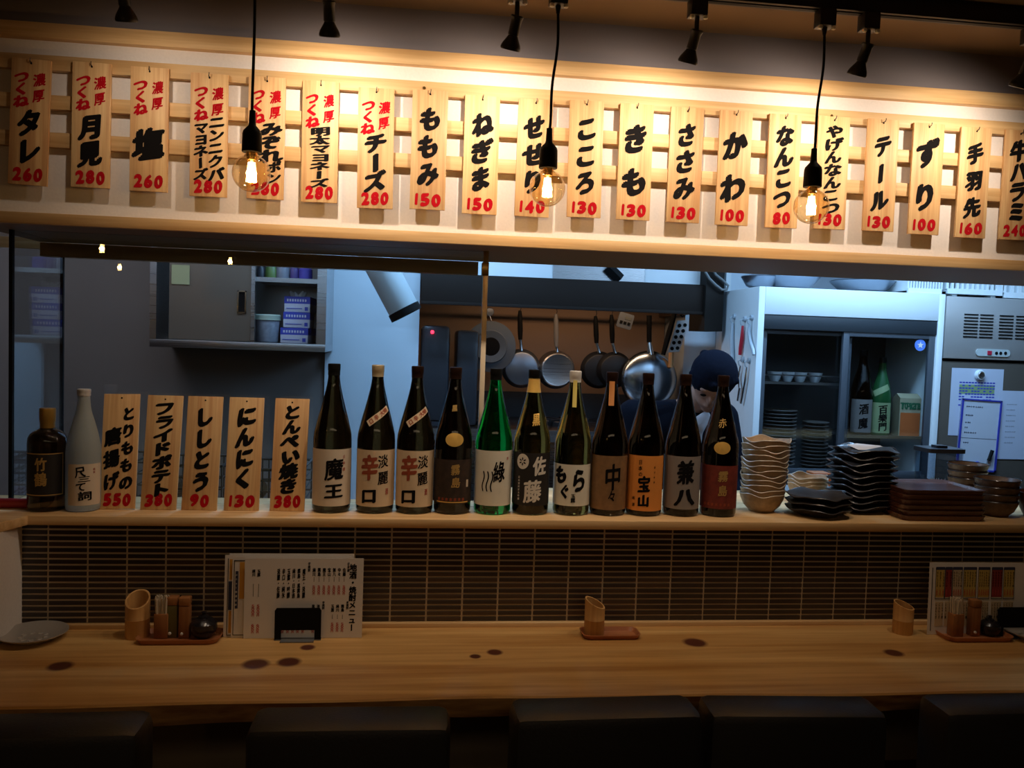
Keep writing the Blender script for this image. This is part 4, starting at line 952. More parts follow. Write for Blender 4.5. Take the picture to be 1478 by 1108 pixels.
g = G(); g.tube([at(975, 448, YU-.02), at(966, 480, YU-.02), at(957, 512, YU-.02)], [.012, .016, .012], 8); o = obj('tong', g, M['black']); tag(o, 'long black handled tool slanting down beside the perforated turner', 'utensil')
g = G(); g.tube([at(983, 447, YU), at(988, 449, YU), at(989, 454, YU), at(985, 457, YU), at(982, 454, YU)], .004, 6); o = obj('s_hook', g, M['iron']); tag(o, 'black curled hook against the white wall past the pans', 'hook')
g = G(); g.tube([at(969, 508, YU+.03), at(968, 530, YU+.03)], .014, 8); o = obj('wooden_spatula', g, M['pine_v']); tag(o, 'brown wooden spatula end hanging under the perforated turner', 'spatula')
# stove body and worktops
zst = Z(622, 3.95, 780)
t = thing('stove', 'dark steel stove with a grey front edge behind the brown bottles', 'stove', (0, 0, 0))
g = G(); g.box(xb+.01, X(1000, 3.95, 620), 3.95, 4.66, 0, zst); obj('body', g, M['steel_d'], t, bevel=.004)
g = G(); g.box(xb+.01, X(1000, 3.95, 620), 3.935, 3.95, zst-.05, zst+.004); obj('front_rail', g, M['steel'], t)
for i in range(3):
    x = xb+.35+i*.42; g = G(); g.lathe([(.11, .0), (.11, .02), (.09, .025), (.09, 0)], 24, Matrix.Translation((x, 4.28, zst)))
    for q in range(4): g.box(-.13, .13, -.006, .006, .02, .032, Matrix.Translation((x, 4.28, zst)) @ Matrix.Rotation(q*pi/4, 4, 'Z'))
    obj('burner_grate', g, M['iron'], t, smooth=False)
g = G(); g.box(xb+.01, X(1000, 4.65, 600), 4.66, 4.679, zst, Z(566, 4.66, 780)); obj('back_guard', g, mat('dark_guard', (.05, .055, .065), .4), t)
g = G(); g.box(X(617, 4.1, 479), X(640, 4.1, 479), 4.10, 4.2, zst, zst+.02); g.box(X(608, 4.1, 479), X(650, 4.1, 479), 4.10, 4.4, zst+.02, Z(470, 4.1, 640)); t2 = obj('rice_cooker', g, mat('dark_appliance', (.03, .032, .038), .35), bevel=.02); tag(t2, 'dark kitchen appliance with a red pilot light behind the glass', 'appliance')
g = G(); c = at(624, 479, 4.085); g.lathe([(0, .006), (.007, .004), (.009, 0)], 12, Matrix.Translation(c) @ mx); obj('pilot_light', g, emit('red_pilot', (1, .02, .05), 6), t2)
g = G(); g.box(X(660, 4.1, 479), X(692, 4.1, 479), 4.10, 4.4, zst, Z(476, 4.1, 670)); o = obj('stock_pot_box', g, bpy.data.materials['dark_appliance'], bevel=.02); tag(o, 'dark lidded pot beside the appliance with the red pilot light', 'pot')
g = G(); g.box(-2.5, 2.9, 2.72, 3.0, 0, .86); o = obj('kitchen_worktop', g, M['steel'], bevel=.003); tag(o, 'stainless kitchen worktop running behind the serving ledge', 'worktop')
# wall cabinet on the left
YC = 3.72
x0, x1 = X(216, YC, 440), X(471, YC, 440); zb, zt = Z(504, YC, 340), 2.12; xd = X(243, YC, 440); xm = X(366, YC, 440)
t = thing('wall_cabinet', 'stainless wall cabinet with a sliding door half open on stacked boxes', 'cabinet', (0, 0, 0))
zc = Z(493, YC, 340)
g = G(); g.box(x0, x1, YC, YL, zb, zc); obj('bottom_panel', g, M['steel'], t, bevel=.002)
g = G(); g.box(x0, xd-.05, YC, YL, zc, zt); obj('side_panel', g, M['steel'], t); g = G(); g.box(x1-.04, x1, YC, YL, zc, zt); obj('side_panel', g, M['steel'], t)
g = G(); g.box(x0, x1, YL-.02, YL-.001, zc, zt); obj('back_panel', g, brushed('inner_steel', (.30, .28, .26), .4), t); g = G(); g.box(x0, x1, YC, YL, zt, zt+.02); obj('top_panel', g, M['steel'], t)
g = G(); g.box(xd, xm, YC+.01, YC+.025, zc+.004, zt-.004); door = obj('sliding_door', g, mat('door_steel', (.22, .18, .14), .28, .4), t)
hx0, hx1, hz0, hz1 = X(341, YC), X(354, YC), Z(452, YC, 348), Z(419, YC, 348)
g = G()
for bx in ((hx0, hx1, hz1-.006, hz1), (hx0, hx1, hz0, hz0+.006), (hx0, hx0+.006, hz0, hz1), (hx1-.006, hx1, hz0, hz1)): g.box(bx[0], bx[1], YC+.004, YC+.01, bx[2], bx[3])
obj('handle_frame', g, M['chrome'], door); g = G(); g.box(hx0+.006, hx1-.006, YC+.0095, YC+.011, hz0+.006, hz1-.006); obj('handle_recess', g, M['black'], door)
g = G(); g.box(xm-.012, xm+.004, YC+.004, YC+.03, zc, zt); obj('door_edge', g, M['steel'], door)
zs2 = Z(407, YC, 410)
g = G(); g.box(xm, x1-.04, YC+.03, YL-.02, zs2, zs2+.02); obj('shelf', g, M['steel'], t)
g = G(); g.box(X(247, YC, 400), X(273, YC, 400), YC+.006, YC+.009, Z(410, YC, 260), Z(382, YC, 260)); o = obj('paper_note', g, mat('yellowish_note', (.42, .42, .22), .8)); tag(o, 'yellowish paper note stuck on the cabinet sliding door', 'note')
blueb = mat('blue_card', (.05, .07, .45), .5); whiteb = mat('white_card', (.62, .64, .75), .5)
bxs = [(405, 445, 478, 494), (409, 447, 452, 475), (410, 447, 428, 450)]
zcur = zc+.001
for i, (bx0, bx1, _, _) in enumerate(bxs):
    xA, xB = X(bx0, YC+.08, 460), X(bx1, YC+.08, 460); hh = .068
    t = thing('glove_box', 'blue and white carton, %s of three in the wall cabinet' % ('bottom', 'middle', 'top')[i], 'box', ((xA+xB)/2, YC+.08, zcur), rad((-3, 2, -1)[i]), 'blue and white cartons in the wall cabinet')
    w = (xB-xA)/2
    g = G(); g.box(-w, w, 0, .2, 0, hh); obj('carton', g, whiteb, t, bevel=.001)
    g = G(); g.box(-w-.0005, w+.0005, -.0008, .2, hh*.55, hh+.0006); obj('blue_band', g, blueb, t)
    g = G()
    for q in range(8): g.box(-w*.8+q*w*.2, -w*.8+q*w*.2+w*.12, -.0016, -.0008, hh*.68, hh*.84)
    obj('print', g, whiteb, t)
    g = G(); g.box(w*.6, w*.85, -.0012, 0, hh*.10, hh*.34); g.box(-w*.85, w*.4, -.0012, 0, hh*.2, hh*.25); obj('blue_print', g, blueb, t)
    zcur += hh+.0015
g = G(); xm2 = X(428, YC+.12)
for q in range(6):
    a = q*1.1; g.cyl((xm2+.02*cos(a), YC+.14+.02*sin(a), zcur+.002), (xm2+.035*cos(a), YC+.14+.03*sin(a), zcur+.022+.006*sin(q*3)), .014, 5, .004)
o = obj('crumpled_tissue', g, M['paper']); tag(o, 'crumpled white tissue on the topmost blue carton', 'tissue')
P = at(385, 490, YC+.10); P.z = zc+.001
t = thing('plastic_tub', 'white plastic tub with a pale lid beside the blue cartons', 'tub', P)
g = G(); g.lathe([(0, 0), (.045, 0), (.050, .006), (.056, .105), (0, .105)], 32); obj('body', g, mat('milky_plastic', (.34, .36, .42), .4, var=.2), t)
g = G(); g.lathe([(.057, .098), (.060, .100), (.060, .118), (.055, .124), (0, .124)], 32); g.lathe([(.061, .098), (.062, .100), (.061, .102)], 32); obj('lid', g, mat('pale_green_lid', (.40, .46, .36), .4), t)
for i, (px, w_, h_, c_) in enumerate(((377, .02, .05, (.05, .05, .06)), (392, .028, .06, (.12, .20, .05)), (408, .03, .07, (.20, .21, .25)), (425, .02, .06, (.08, .05, .2)), (441, .03, .06, (.10, .08, .45)))):
    P = at(px, 400, YC+.10); g = G(); g.lathe([(0, 0), (w_, 0), (w_, h_*.7), (w_*.5, h_), (w_*.5, h_+.03), (0, h_+.03)], 18, Matrix.Translation((P.x, P.y, zs2+.021))); o = obj('spice_jar', g, mat('jar_colour', c_, .4)); tag(o, ['black jar at the open end', 'green jar', 'grey wide jar', 'dark purple jar', 'violet blue jar'][i]+' on the upper shelf of the wall cabinet', 'jar', 'jars on the cabinet shelf')
# white pipe
a, b = at(538, 362, 3.45), at(584, 449, 3.45); d = (b-a).normalized()
t = thing('ventilation_pipe', 'thick pale grey pipe slanting down with a black open end', 'pipe', (0, 0, 0))
g = G(); g.cyl(a-d*((2.495-a.z)/-d.z), b, .064, 32); obj('tube', g, mat('grey_pipe', (.42, .48, .50), .45), t)
q = d.to_track_quat('Z', 'Y').to_matrix().to_4x4(); g = G(); g.lathe([(.0, .012), (.058, .012), (.060, .018), (.068, .018), (.068, -.012), (.0645, -.012)], 32, Matrix.Translation(b) @ q); obj('end_ring', g, M['black'], t)
# baskets and dishes seen between the small boards
for i, (px, py, w_, d_, h_) in enumerate(((165, 690, .115, .12, .11), (285, 690, .115, .12, .10), (400, 700, .105, .12, .11))):
    P = at(px, py, 2.90); zb_ = .861
    t = thing('wire_basket', 'black wire basket behind the standing menu boards, '+('nearest the frosted bottle', 'in the middle', 'nearest the big bottles')[i], 'basket', (P.x, 2.86, zb_), group='wire baskets on the worktop')
    h_ = at(px, 662+i*6, 2.80).z-zb_; g = G()
    for k in range(7):
        z = h_*k/6; g.tube([(-w_, -d_, z), (w_, -d_, z), (w_, d_, z), (-w_, d_, z), (-w_, -d_, z)], .003 if k < 6 else .005, 5)
    for k in range(11):
        x = -w_+2*w_*k/10; g.tube([(x, -d_, h_), (x, -d_, 0), (x, d_, 0), (x, d_, h_)], .0025, 5)
    obj('wire_frame', g, M['iron'], t)
    for k in range(2):
        g = G(); r = .042; g.lathe([(0, 0), (r*.5, 0), (r, .05), (r*.95, .05), (r*.45, .006), (0, .006)], 24); o = obj('steel_bowl', g, M['steel'], loc=(P.x-.05+k*.09, 2.86, zb_+.11+.05*(k % 2))); o.rotation_euler = (rad(60), rad(20*k-15), 0); tag(o, 'steel bowl leaning in the wire basket '+('nearest the frosted bottle', 'in the middle', 'nearest the big bottles')[i]+', '+('first', 'second', 'third')[k]+' one along', 'bowl', 'steel bowls in the wire baskets')

# refrigerated cabinet
YF = 3.5
fx0, fx1 = X(1092, YF, 500), X(1361, YF, 500); zf1 = at(1097, 413, YF).z; zh = at(1099, 453, YF).z; 
t = thing('display_fridge', 'tall white display fridge with dark framed sliding glass doors', 'fridge', (0, 0, 0))
fb = 3.93
g = G(); g.box(fx0, fx0+.03, YF, fb, .0, zf1); obj('side_panel', g, M['white'], t, bevel=.003)
g = G(); g.box(fx1-.03, fx1, YF, fb, .0, zf1); obj('side_panel', g, M['white'], t, bevel=.003)
g = G(); g.box(fx0+.03, fx1-.03, YF, fb, zh, zf1); obj('header_panel', g, M['white'], t, bevel=.002)
g = G(); g.box(fx0+.03, fx1-.03, fb-.02, fb, .0, zh); obj('back_panel', g, mat('fridge_inner', (.10, .11, .12), .5), t)
g = G(); g.box(fx0+.03, fx1-.03, YF, fb-.02, .0, .92); obj('base_panel', g, M['white'], t)
fr = mat('dark_fridge_frame', (.028, .034, .040), .4); z2 = at(1099, 474, YF).z
fi0, fi1 = fx0+.03, fx1-.03
g = G(); g.box(fi0, fi1, YF+.004, YF+.05, z2, zh-.001); obj('door_header', g, fr, t, bevel=.002)
g = G(); g.box(fi0, fi1, YF+.004, YF+.05, .92, .96); obj('door_sill', g, fr, t)
xm1, xm2 = X(1216, YF, 550), X(1232, YF, 550)
gf = mat('grey_door_frame', (.07, .08, .095), .4)
def door_(xl, xr_, y, lab):
    d_ = G(); w_ = .028
    for bx in ((xl, xl+w_, .96, z2), (xr_-w_, xr_, .96, z2), (xl+w_, xr_-w_, z2-.02, z2), (xl+w_, xr_-w_, .96, .99)): d_.box(bx[0], bx[1], y, y+.018, bx[2], bx[3])
    dd = obj('glass_door', d_, gf, t, bevel=.001); g2 = G(); g2.box(xl+w_, xr_-w_, y+.007, y+.010, .99, z2-.02); obj('door_pane', g2, M['glass'], dd); return dd
door_(fi0+.002, xm2, YF+.032, ''); d2 = door_(xm1, fi1-.002, YF+.010, '')
g = G(); c = at(1331, 498, YF); g.lathe([(0, .002), (.026, .002), (.026, 0)], 24, Matrix.Translation((c.x, YF+.016, c.z)) @ mx); st = obj('round_sticker', g, mat('sticker_blue', (.12, .25, .75), .5), t)
g = G(); n0 = 0
vs = [(c.x+(.017 if k % 2 == 0 else .007)*sin(pi*k/5), YF+.0125, c.z+(.017 if k % 2 == 0 else .007)*cos(pi*k/5)) for k in range(10)]; g.add([(c.x, YF+.0125, c.z)]+vs, [(0, 1+k, 1+(k+1) % 10) for k in range(10)]); obj('star_mark', g, M['paper'], st, smooth=False)
# contents
zsh = at(1150, 552, YF+.1).z
g = G(); g.box(fi0, xm2-.03, YF+.07, YF+.38, zsh-.006, zsh)
for k in range(1): g.box(fi0, xm2-.03, YF+.066, YF+.072, zsh-.008, zsh+.004); g.box(fi0, xm2-.03, YF+.066, YF+.070, zsh+.030, zsh+.036)
obj('shelf', g, M['steel'], t)
for k, px in enumerate((1118, 1136, 1154, 1176)):
    g = G(); g.lathe([(0, 0), (.018, 0), (.030, .03), (.034, .045), (.032, .045), (.026, .02), (0, .006)], 24); o = obj('rice_bowl', g, mat('white_china', (.45, .45, .45), .3) if k == 0 else bpy.data.materials['white_china'], loc=(X(px, YF+.14, 545), YF+.14, zsh+.001)); tag(o, 'small white bowl upright on the fridge shelf, %s from the hinge side' % ('first', 'second', 'third', 'fourth')[k], 'bowl', 'white bowls on the fridge shelf')
zb2 = .961
for s_i, (px, n_, r_) in enumerate(((1126, 16, .075), (1178, 14, .06))):
    x = max(X(px, YF+.18, 600), fi0+r_+.01); z = at(px, 632, YF+.18).z-.09
    for k in range(n_):
        g = G(); g.lathe([(0, 0), (r_*.6, 0), (r_, .012), (r_*.99, .014), (r_*.6, .004), (0, .004)], 28)
        if k == 0: pm = mesh_of(g, 'stacked_plate', mat('pale_plate', (.20, .18, .16), .4) if s_i == 0 else bpy.data.materials['pale_plate'])
        o = bpy.data.objects.new('stacked_plate', pm); COL.objects.link(o); o.location = (x+random.uniform(-.002, .002), YF+.18, zb2+.001+k*.0165 + (.02 if s_i == 0 else 0)); tag(o, 'plate %s in the %s stack inside the fridge' % (ORD[n_-1-k], ('taller wider', 'narrower')[s_i]), 'plate', 'plates stacked in the fridge, %s stack' % ('wide', 'narrow')[s_i])
zb3 = at(1270, 628, YF+.12).z
g = G(); g.box(xm2, fi1, YF+.06, YF+.38, zb3-.006, zb3); g.box(xm2, fi1, YF+.055, YF+.061, zb3-.008, zb3+.006); obj('shelf', g, M['steel'], t)
def small_bottle(px, zt_px, m, label, lab, text, ribbon):
    P = at(px, 600, YF+.13); P.z = zb3; H = at(px, zt_px, YF+.13).z-zb3; k_ = H/.30
    pr = [(r*k_*.95, z*k_) for r, z in FR]
    t = thing('chilled_bottle', label, 'bottle', P, face_cam(P)); g = G(); g.lathe(pr, 28); obj('bottle', g, m, t)
    g = G(); g.lathe([(0, .318*k_), (.014*k_, .318*k_), (.016*k_, .300*k_), (.015*k_, .296*k_)][::-1], 16); obj('cap', g, capm['black'], t)
    obj('label', patch(pr, -.04*k_, .05*k_, .012*k_, .135*k_, .0006), lab, t); g = G(); column(g, text, .012*k_, .125*k_, .02*k_, .036*k_, .04, wrapper(pr, .0012), L=.01, n=5); ink('lettering', g, M['ink'], t)
    if ribbon: obj('ribbon', patch(pr, -.034*k_, .034*k_, -.012*k_, .012*k_, .0012, rad(28), .0, .185*k_), lab, t)
small_bottle(1242, 512, GLS['black'], 'dark bottle with white label behind the fridge glass', LAB['grey'], '酒魔', False)
small_bottle(1270, 522, mat('dim_green_glass', (.02, .10, .03), .15), 'green bottle with pale green label and slanted ribbon in the fridge', mat('pale_green_label', (.34, .42, .20), .6), '百樂門', True)
P = at(1309, 600, YF+.12); w_ = .048; H = at(1309, 574, YF+.12).z-zb3
t = thing('juice_carton', 'orange juice carton with a green word behind the fridge glass', 'carton', (P.x, YF+.12, zb3), rad(-8))
g = G(); g.box(-w_, w_, -.03, .05, 0, H); g.add([(-w_, -.03, H), (w_, -.03, H), (w_, .05, H), (-w_, .05, H), (-w_, .01, H+.02), (w_, .01, H+.02)], [(0, 1, 5, 4), (2, 3, 4, 5), (0, 4, 3), (1, 2, 5)]); obj('body', g, mat('cream_carton', (.42, .36, .22), .6), t, smooth=False)
g = G(); g.box(-w_*.9, w_*.95, -.0315, -.03, .0, H*.62); obj('orange_panel', g, mat('orange_print', (.60, .14, .03), .6), t)
g = G()
for i, c in enumerate('Tropicana'): put(g, c, -w_*.8+i*w_*.2, H*.80, w_*.3, .028, .08, 0, 0, lambda x, z: (x, -.032, z), fit=True, n=4)
ink('lettering', g, mat('green_print', (.02, .14, .06), .6), t)
# pots and bowls on the fridge
zf = zf1+.001
for i, (px, r_, h_) in enumerate(((1098, .085, .05), (1140, .13, .055), (1245, .14, .05))):
    g = G(); g.lathe([(0, 0), (r_*.4, 0), (r_*.75, h_*.3), (r_, h_), (r_*1.04, h_+.006), (r_*1.0, h_+.010), (r_*.94, h_), (r_*.7, h_*.36), (0, .008)], 40); o = obj('mixing_bowl', g, alu, loc=(X(px, YF+.2, 400), YF+.2, zf+.0)); tag(o, ('small metal bowl at the near corner on top of the fridge', 'wide metal bowl resting on top of the fridge above its left door', 'wide metal bowl on the fridge top above its right door')[i], 'bowl', 'metal bowls on the fridge')
# ice machine
ix0 = fx1+.006; zi1 = at(1366, 427, YF).z; zi0 = at(1366, 517, YF).z
t = thing('ice_machine', 'stainless ice machine with rows of louvres and a small white control strip', 'appliance', (0, 0, 0))
g = G(); g.box(ix0, ix0+.72, YF, YF+.6, zi0, zi1); obj('upper_panel', g, mat('satin_stainless', (.50, .48, .46), .3, .45), t, bevel=.004)
g = G(); g.box(ix0+.004, ix0+.716, YF+.012, YF+.6, 0, zi0-.012); obj('lower_door', g, mat('grey_brown_door', (.085, .07, .055), .45), t, bevel=.003)
g = G(); g.box(ix0+.004, ix0+.716, YF+.03, YF+.5, zi0-.012, zi0); obj('gap', g, M['black'], t)
for (lx0, lx1) in ((1389, 1409), (1412, 1431), (1440, 1460), (1464, 1483)):
    for k in range(8):
        z = at(lx0, 453+k*4.6+(lx0-1389)*.04, YF).z; g = G(); g.box(X(lx0, YF), X(lx1, YF), YF-.003, YF+.001, z-.0035, z+.002); obj('louvre', g, M['black'], t)
c0, c1 = at(1408, 508, YF), at(1457, 510, YF); g = G(); g.slab([(c0.x+(c1.x-c0.x)/2+x, z+(c0.z+c1.z)/2) for x, z in rr_outline((c1.x-c0.x)/2, .016, .015)], 0, .004, Matrix.Translation((0, YF-.001, 0)) @ mx); cp = obj('control_strip', g, mat('strip_white', (.50, .56, .55), .5), t, smooth=False)
g = G(); c = at(1427, 509, YF); g.box(c.x-.010, c.x+.010, YF-.008, YF-.004, c.z-.009, c.z+.009); obj('red_button', g, mat('red_button', (.5, .02, .05), .4), cp)
for px in (1437, 1443, 1450):
    c = at(px, 509.5, YF); g = G(); g.lathe([(0, .002), (.007, .002), (.007, 0)], 14, Matrix.Translation((c.x, YF-.0052, c.z)) @ mx); obj('button', g, M['iron'], cp)
# crates on the ice machine
def crate(x0, x1, z0, z1, n, label):
    t = thing('plastic_crate', label, 'crate', (0, 0, 0), group='white slotted crates'); y0 = YF+.02; w = (x1-x0)/n; zz = z1-z0
    g = G(); g.box(x0, x1, y0, y0+.012, z0, z0+zz*.22); g.box(x0, x1, y0, y0+.012, z1-zz*.12, z1); g.box(x0, x1, y0+.012, y0+.3, z0, z0+.01)
    for k in range(n+1): g.box(x0+w*k-w*.22, x0+w*k+w*.22, y0+.001, y0+.011, z0+zz*.2, z1-zz*.1)
    for x in (x0, x1-.01): g.box(x, x+.01, y0+.012, y0+.3, z0, z1)
    obj('body', g, M['white'], t, smooth=False)
zc1 = zi1+.001
crate(X(1315, YF, 415)-.0, X(1365, YF, 415)-.004, zf1+.002, zf1+.10, 12, 'white crate with narrow slots on the end of the fridge top')
crate(X(1372, YF, 415), X(1452, YF, 415), zc1+.012, zc1+.12, 11, 'white crate with wide slots standing on the ice machine')
crate(X(1455, YF, 415), X(1510, YF, 415), zc1+.004, zc1+.12, 5, 'pale crate cut by the frame on the ice machine')
for i, px in enumerate((1380, 1436)):
    g = G(); x = X(px, YF+.02, 425); g.box(x-.012, x+.012, YF+.03, YF+.08, zc1, zc1+.011); o = obj('rubber_foot', g, M['white'], bevel=.002); tag(o, 'small white block under the wide-slotted crate, '+('near the fridge', 'away from the fridge')[i], 'block')
# papers and board on the door
YD = YF+.011
def sheet(name, label, x0, y0, x1, y1, m, th=.001, cat='paper', rot=0, lift=0):
    A = at(x0, y1, YD); Bq = at(x1, y0, YD); w = Bq.x-A.x; h = Bq.z-A.z
    t = thing(name, label, cat, ((A.x+Bq.x)/2, YD-lift-th, (A.z+Bq.z)/2), rot=(0, rot, 0))
    g = G(); g.box(-w/2, w/2, 0, th, -h/2, h/2); obj('sheet', g, m, t); return t, w, h
bluish = mat('bluish_paper', (.55, .60, .72), .7)
def scribble(t, w, h, lines, m, x0=-.45, y=-.0006, sz=.014):
    g = G()
    for (zf_, n_, s) in lines:
        x = w*x0
        for q in range(n_):
            dx = random.uniform(.4, 1)*sz; g.box(x, x+dx, y, 0, h*zf_, h*zf_+random.uniform(.1, .5)*sz*.5); g.box(x+dx*.3, x+dx*.3+.002, y, 0, h*zf_-sz*.3, h*zf_+sz*.4); x += dx*1.15
    obj('writing', g, m, t, smooth=False)
t, w, h = sheet('notice_sheet', 'large pale sheet with a printed table held by a round magnet', 1368, 533, 1449, 628, bluish, .001, lift=.0)
g = G()
for r_ in range(9):
    for c_ in range(12): 
        if random.random() < .8: g.box(-w*.34+c_*w*.058, -w*.34+c_*w*.058+w*.045, -.0006, 0, h*.28-r_*h*.042, h*.30-r_*h*.042)
obj('printed_table', g, blueb, t, smooth=False)
g = G(); g.box(-w*.34, w*.34, -.0003, 0, h*.12, h*.26); obj('green_rows', g, mat('green_rows', (.25, .38, .18), .7), t)
t, w, h = sheet('paper_list', 'pale paper list hanging beside the blue framed whiteboard', 1436, 565, 1500, 662, bluish, .001, lift=.0012)
scribble(t, w, h, [(.3-.08*k, 7, 0) for k in range(8)], mat('faint_print', (.35, .38, .45), .8), -.3, sz=.008)
t, w, h = sheet('whiteboard', 'small whiteboard with a blue frame and handwriting on the ice machine door', 1379, 577, 1443, 679, mat('board_white', (.58, .62, .70), .25), .006, 'whiteboard', rad(2), lift=.0025)
g = G(); f_ = .010
for bx in ((-w/2, w/2, h/2-f_*.6, h/2), (-w/2, w/2, -h/2, -h/2+f_*.8), (-w/2, -w/2+f_*.8, -h/2, h/2), (w/2-f_*.8, w/2, -h/2, h/2)): g.box(bx[0], bx[1], -.004, .0065, bx[2], bx[3])
obj('frame', g, mat('blue_frame', (.04, .05, .38), .4), t)
scribble(t, w, h, [(.39, 8, 0), (.27, 5, 0), (.17, 3, 0), (.10, 2, 0), (.03, 6, 0), (-.11, 3, 0)], mat('marker_ink', (.06, .07, .10), .6), -.38, sz=.012)
g = G(); g.box(-w*.45, w*.45, -.0006, 0, -h*.045, -h*.04); obj('ruled_line', g, bpy.data.materials['marker_ink'], t)
g = G(); g.cyl((w*.34, -.010, h*.02-.07), (w*.27, -.010, -h*.34), .008, 12); o = obj('marker_pen', g, M['black'], t)
for k in (0, 1):
    g = G(); g.lathe([(0, .008), (.011, .007), (.012, 0)], 16, Matrix.Translation((-w*.12+k*.028, 0, -h*.42+k*.008)) @ mx); obj('magnet', g, blueb, t)
c = at(1414, 541, YD-.004); t = thing('round_magnet', 'round white magnet clip holding the printed table sheet', 'magnet', c); g = G(); g.lathe([(0, .014), (.020, .012), (.024, .004), (.024, -.002), (0, -.002)], 24, mx); obj('cap', g, M['white'], t); g = G(); g.lathe([(.010, .0145), (.013, .0155), (.016, .0135)], 24, mx); obj('ring', g, M['steel'], t)
# utensils hanging on the fridge side
def on_side(px, py): # point just off the fridge's left side, seen at a pixel
    v = FW*FPX+RT*(px-739)-UP*(py-554); return CAM+v*((fx0-.012)/v.x)
sp = mat('pale_plastic', (.45, .52, .58), .4); redc = mat('red_plastic', (.55, .02, .04), .4)
for i, (pts, r_, m_, lb, nm) in enumerate((
    ([(1057, 466), (1056, 490), (1057, 520), (1060, 545)], .010, sp, 'long pale spatula handle on the fridge side', 'spatula'),
    ([(1072, 470), (1071, 488), (1069, 502), (1068, 512)], .009, redc, 'red handled tool hanging on the side of the fridge', 'peeler'),
    ([(1082, 468), (1081, 480), (1083, 492), (1087, 505), (1088, 512)], .008, sp, 'white curved handle tool at the front edge of the fridge side', 'ladle'),
    ([(1069, 528), (1066, 545), (1068, 560), (1065, 578)], .007, M['chrome'], 'thin metal whisk hanging low on the fridge side', 'whisk'),
    ([(1078, 530), (1076, 548), (1073, 566), (1070, 582)], .006, M['chrome'], 'metal tongs hanging low on the fridge side', 'tongs'))):
    P = [on_side(*p) for p in pts]; t = thing(nm, lb, 'utensil', (0, 0, 0)); g = G(); g.tube(P, [r_*.6]+[r_]*(len(P)-2)+[r_*.8], 10); obj('handle', g, m_, t)
    h = P[0]; g = G(); g.lathe([(0, .012), (.012, .010), (.014, 0), (0, 0)], 16, Matrix.Translation((fx0, h.y, h.z+.03)) @ Matrix.Rotation(-pi/2, 4, 'Y')); g.tube([h+Vector((0, 0, .03)), h+Vector((-.012, 0, .022)), h+Vector((-.008, 0, .005)), h], .003, 6); obj('hook', g, sp, t)

# ================================================================== COOK
def remesh(prims, name, m, vox=.007, parent=None, smooth=4):
    g = G()
    for p in prims:
        if p[0] == 's':   # ellipsoid: centre, radii, rotation
            mxx = Matrix.Translation(p[1]) @ (p[3] if len(p) > 3 else Matrix.Identity(4)) @ Matrix.Diagonal((*p[2], 1))
            n = 12; g.lathe([(sin(pi*i/n), -cos(pi*i/n)) for i in range(n+1)], 20, mxx)
        else:
            pts = [Vector(q) for q in p[1]]; rr = p[2]; g.tube(pts, rr, 16)
            for q, r in ((pts[0], rr[0]), (pts[-1], rr[-1])): g.lathe([(r*sin(pi*i/8), -r*cos(pi*i/8)) for i in range(9)], 16, Matrix.Translation(q))
    me = mesh_of(g, name, m); o = bpy.data.objects.new(name, me); COL.objects.link(o)
    md = o.modifiers.new('r', 'REMESH'); md.mode = 'VOXEL'; md.voxel_size = vox
    ms = o.modifiers.new('s', 'SMOOTH'); ms.iterations = smooth; ms.factor = .5
    bpy.context.view_layer.update(); dg = bpy.context.evaluated_depsgraph_get()
    nm = bpy.data.meshes.new_from_object(o.evaluated_get(dg)); o.modifiers.clear(); o.data = nm; bpy.data.meshes.remove(me)
    for pl in nm.polygons: pl.use_smooth = True
    if not nm.materials: nm.materials.append(m)
    if parent: o.parent = parent
    return o
YPn = 3.12
Hc = at(1029, 548, YPn); sc = at(985, 583, YPn+.10)
px0 = at(985, 583, YPn+.1).x
base = Vector((px0, YPn+.10, 0))
t = thing('person', 'person in navy head wrap and dark jacket bowing over the worktop behind the dark bottles', 'person', base)
Hl = Hc-base; shz = sc.z
RH = Matrix.Rotation(rad(-16), 4, 'Z') @ Matrix.Rotation(rad(8), 4, 'Y') @ Matrix.Rotation(rad(38), 4, 'X')
def hd(x, y, z): return Hl+(RH @ Vector((x, y, z)))
skin = mat('skin', (.36, .19, .13), .55)
W2 = .185
body = [('s', Hl, (.074, .092, .098), RH), ('s', hd(0, -.022, -.055), (.056, .066, .062), RH), ('s', hd(0, -.055, -.098), (.026, .024, .018), RH),
        ('s', hd(0, -.094, -.028), (.012, .018, .022), RH), ('s', hd(0, -.086, -.062), (.022, .012, .009), RH), ('s', hd(-.074, .008, -.015), (.010, .018, .028), RH), ('s', hd(.074, .008, -.015), (.010, .018, .028), RH),
        ('s', hd(0, -.080, .010), (.05, .015, .012), RH),
        ('t', [hd(0, .02, -.06), (Hl.x*.6, .03, shz+.0), (0, .06, shz-.09)], [.052, .056, .08]),
        ('s', (0, .06, shz-.13), (.17, .10, .12)), ('s', (0, .10, shz-.30), (.155, .105, .2)), ('s', (0, .13, shz-.52), (.15, .11, .16))]
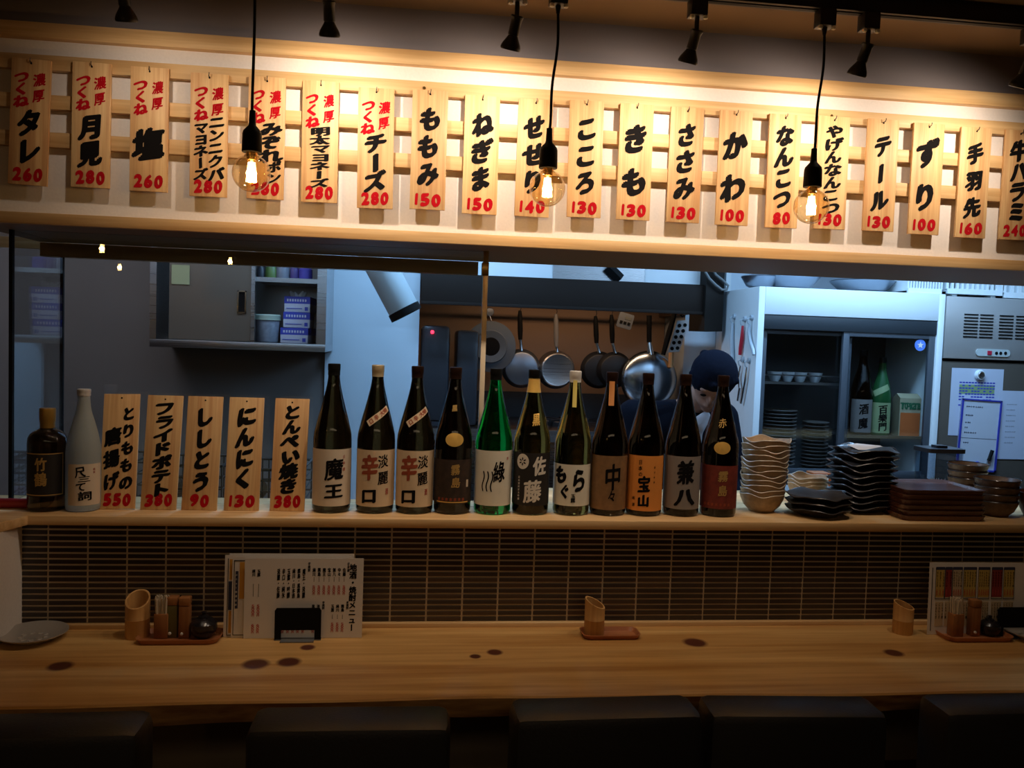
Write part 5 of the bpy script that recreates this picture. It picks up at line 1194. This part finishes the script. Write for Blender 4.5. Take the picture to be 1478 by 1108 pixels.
for s in (-1, 1):
    sh = Vector((s*W2, .05, shz-.055)); el = Vector((s*(W2+.045), -.02, shz-.34)); wr = Vector((s*.10, -.20, .93)); 
    body.append(('t', [sh, (sh+el)/2, el], [.055, .048, .042])); body.append(('t', [el, (el+wr)/2, wr], [.042, .036, .027]))
    pm_ = wr+Vector((-s*.01, -.055, -.01)); body.append(('s', pm_, (.040, .048, .016)))
    for k in range(4):
        fx = (k-1.5)*.019; L_ = (.055, .066, .070, .060)[k] if s > 0 else (.060, .070, .066, .055)[k]
        q0 = pm_+Vector((fx, -.035, .002)); body.append(('t', [q0, q0+Vector((fx*.1, -L_*.5, .004)), q0+Vector((fx*.15, -L_*.9, -.014))], [.009, .0085, .007]))
    q0 = pm_+Vector((-s*.034, .005, 0)); body.append(('t', [q0, q0+Vector((-s*.022, -.025, 0)), q0+Vector((-s*.026, -.048, -.006))], [.011, .010, .008]))
for s in (-1, 1):
    body.append(('t', [(s*.09, .14, shz-.58), (s*.10, .12, .48), (s*.10, .14, .09)], [.085, .060, .045])); body.append(('s', (s*.10, .09, .05), (.045, .12, .045)))
remesh(body, 'body', skin, .0065, t)
jk = [('s', (0, .07, shz-.115), (.195, .125, .130)), ('s', (0, .105, shz-.30), (.180, .130, .22)), ('s', (0, .13, shz-.55), (.175, .135, .20)),
      ('t', [(-.055, .03, shz-.035), (-W2, .05, shz-.055)], [.048, .062]), ('t', [(.055, .04, shz-.035), (W2, .05, shz-.055)], [.048, .062])]
for s in (-1, 1):
    sh = Vector((s*W2, .05, shz-.055)); el = Vector((s*(W2+.045), -.02, shz-.34)); wr = Vector((s*.10, -.20, .93)); jk.append(('t', [sh, (sh+el)/2, el], [.068, .062, .056])); jk.append(('t', [el, el+(wr-el)*.6], [.056, .048]))
remesh(jk, 'jacket', M['cloth'], .009, t)
tr_ = [('t', [(s*.09, .14, shz-.60), (s*.10, .12, .48), (s*.10, .14, .10)], [.105, .078, .062]) for s in (-1, 1)]; remesh(tr_, 'trousers', M['cloth'], .012, t)
neckf = hd(0, -.03, -.10)
remesh([('t', [(.0, -.035, shz-.045), (.035, -.062, shz-.085), (.035, -.055, shz-.15)], [.022, .036, .03]), ('t', [(.085, -.035, shz-.045), (.04, -.062, shz-.085)], [.022, .034])], 'collar', mat('pale_shirt', (.42, .40, .42), .8), .007, t)
wr_ = [('s', hd(0, .012, .022), (.092, .105, .088), RH), ('s', hd(0, .02, -.012), (.086, .098, .060), RH), ('s', hd(-.02, .105, .03), (.035, .025, .022), RH), ('s', hd(-.045, .09, .045), (.022, .022, .02), RH), ('t', [hd(.0, .11, .02), hd(-.03, .13, -.03)], [.018, .012]), ('t', [hd(-.085, -.02, .03), hd(0, -.09, .045), hd(.085, -.02, .03)], [.013, .013, .013])]
remesh(wr_, 'head_wrap', nospec(mat('navy_wrap', (.0045, .006, .014), .9, bump=.4, bscale=250)), .0055, t)
g = G(); 
for s in (-1, 1): g.lathe([(0, .004), (.009, .003), (.012, 0)], 14, Matrix.Translation(hd(s*.030, -.090, -.008)) @ RH @ mx @ Matrix.Diagonal((1, .5, 1, 1)))
obj('eyes', g, M['ink'], t)
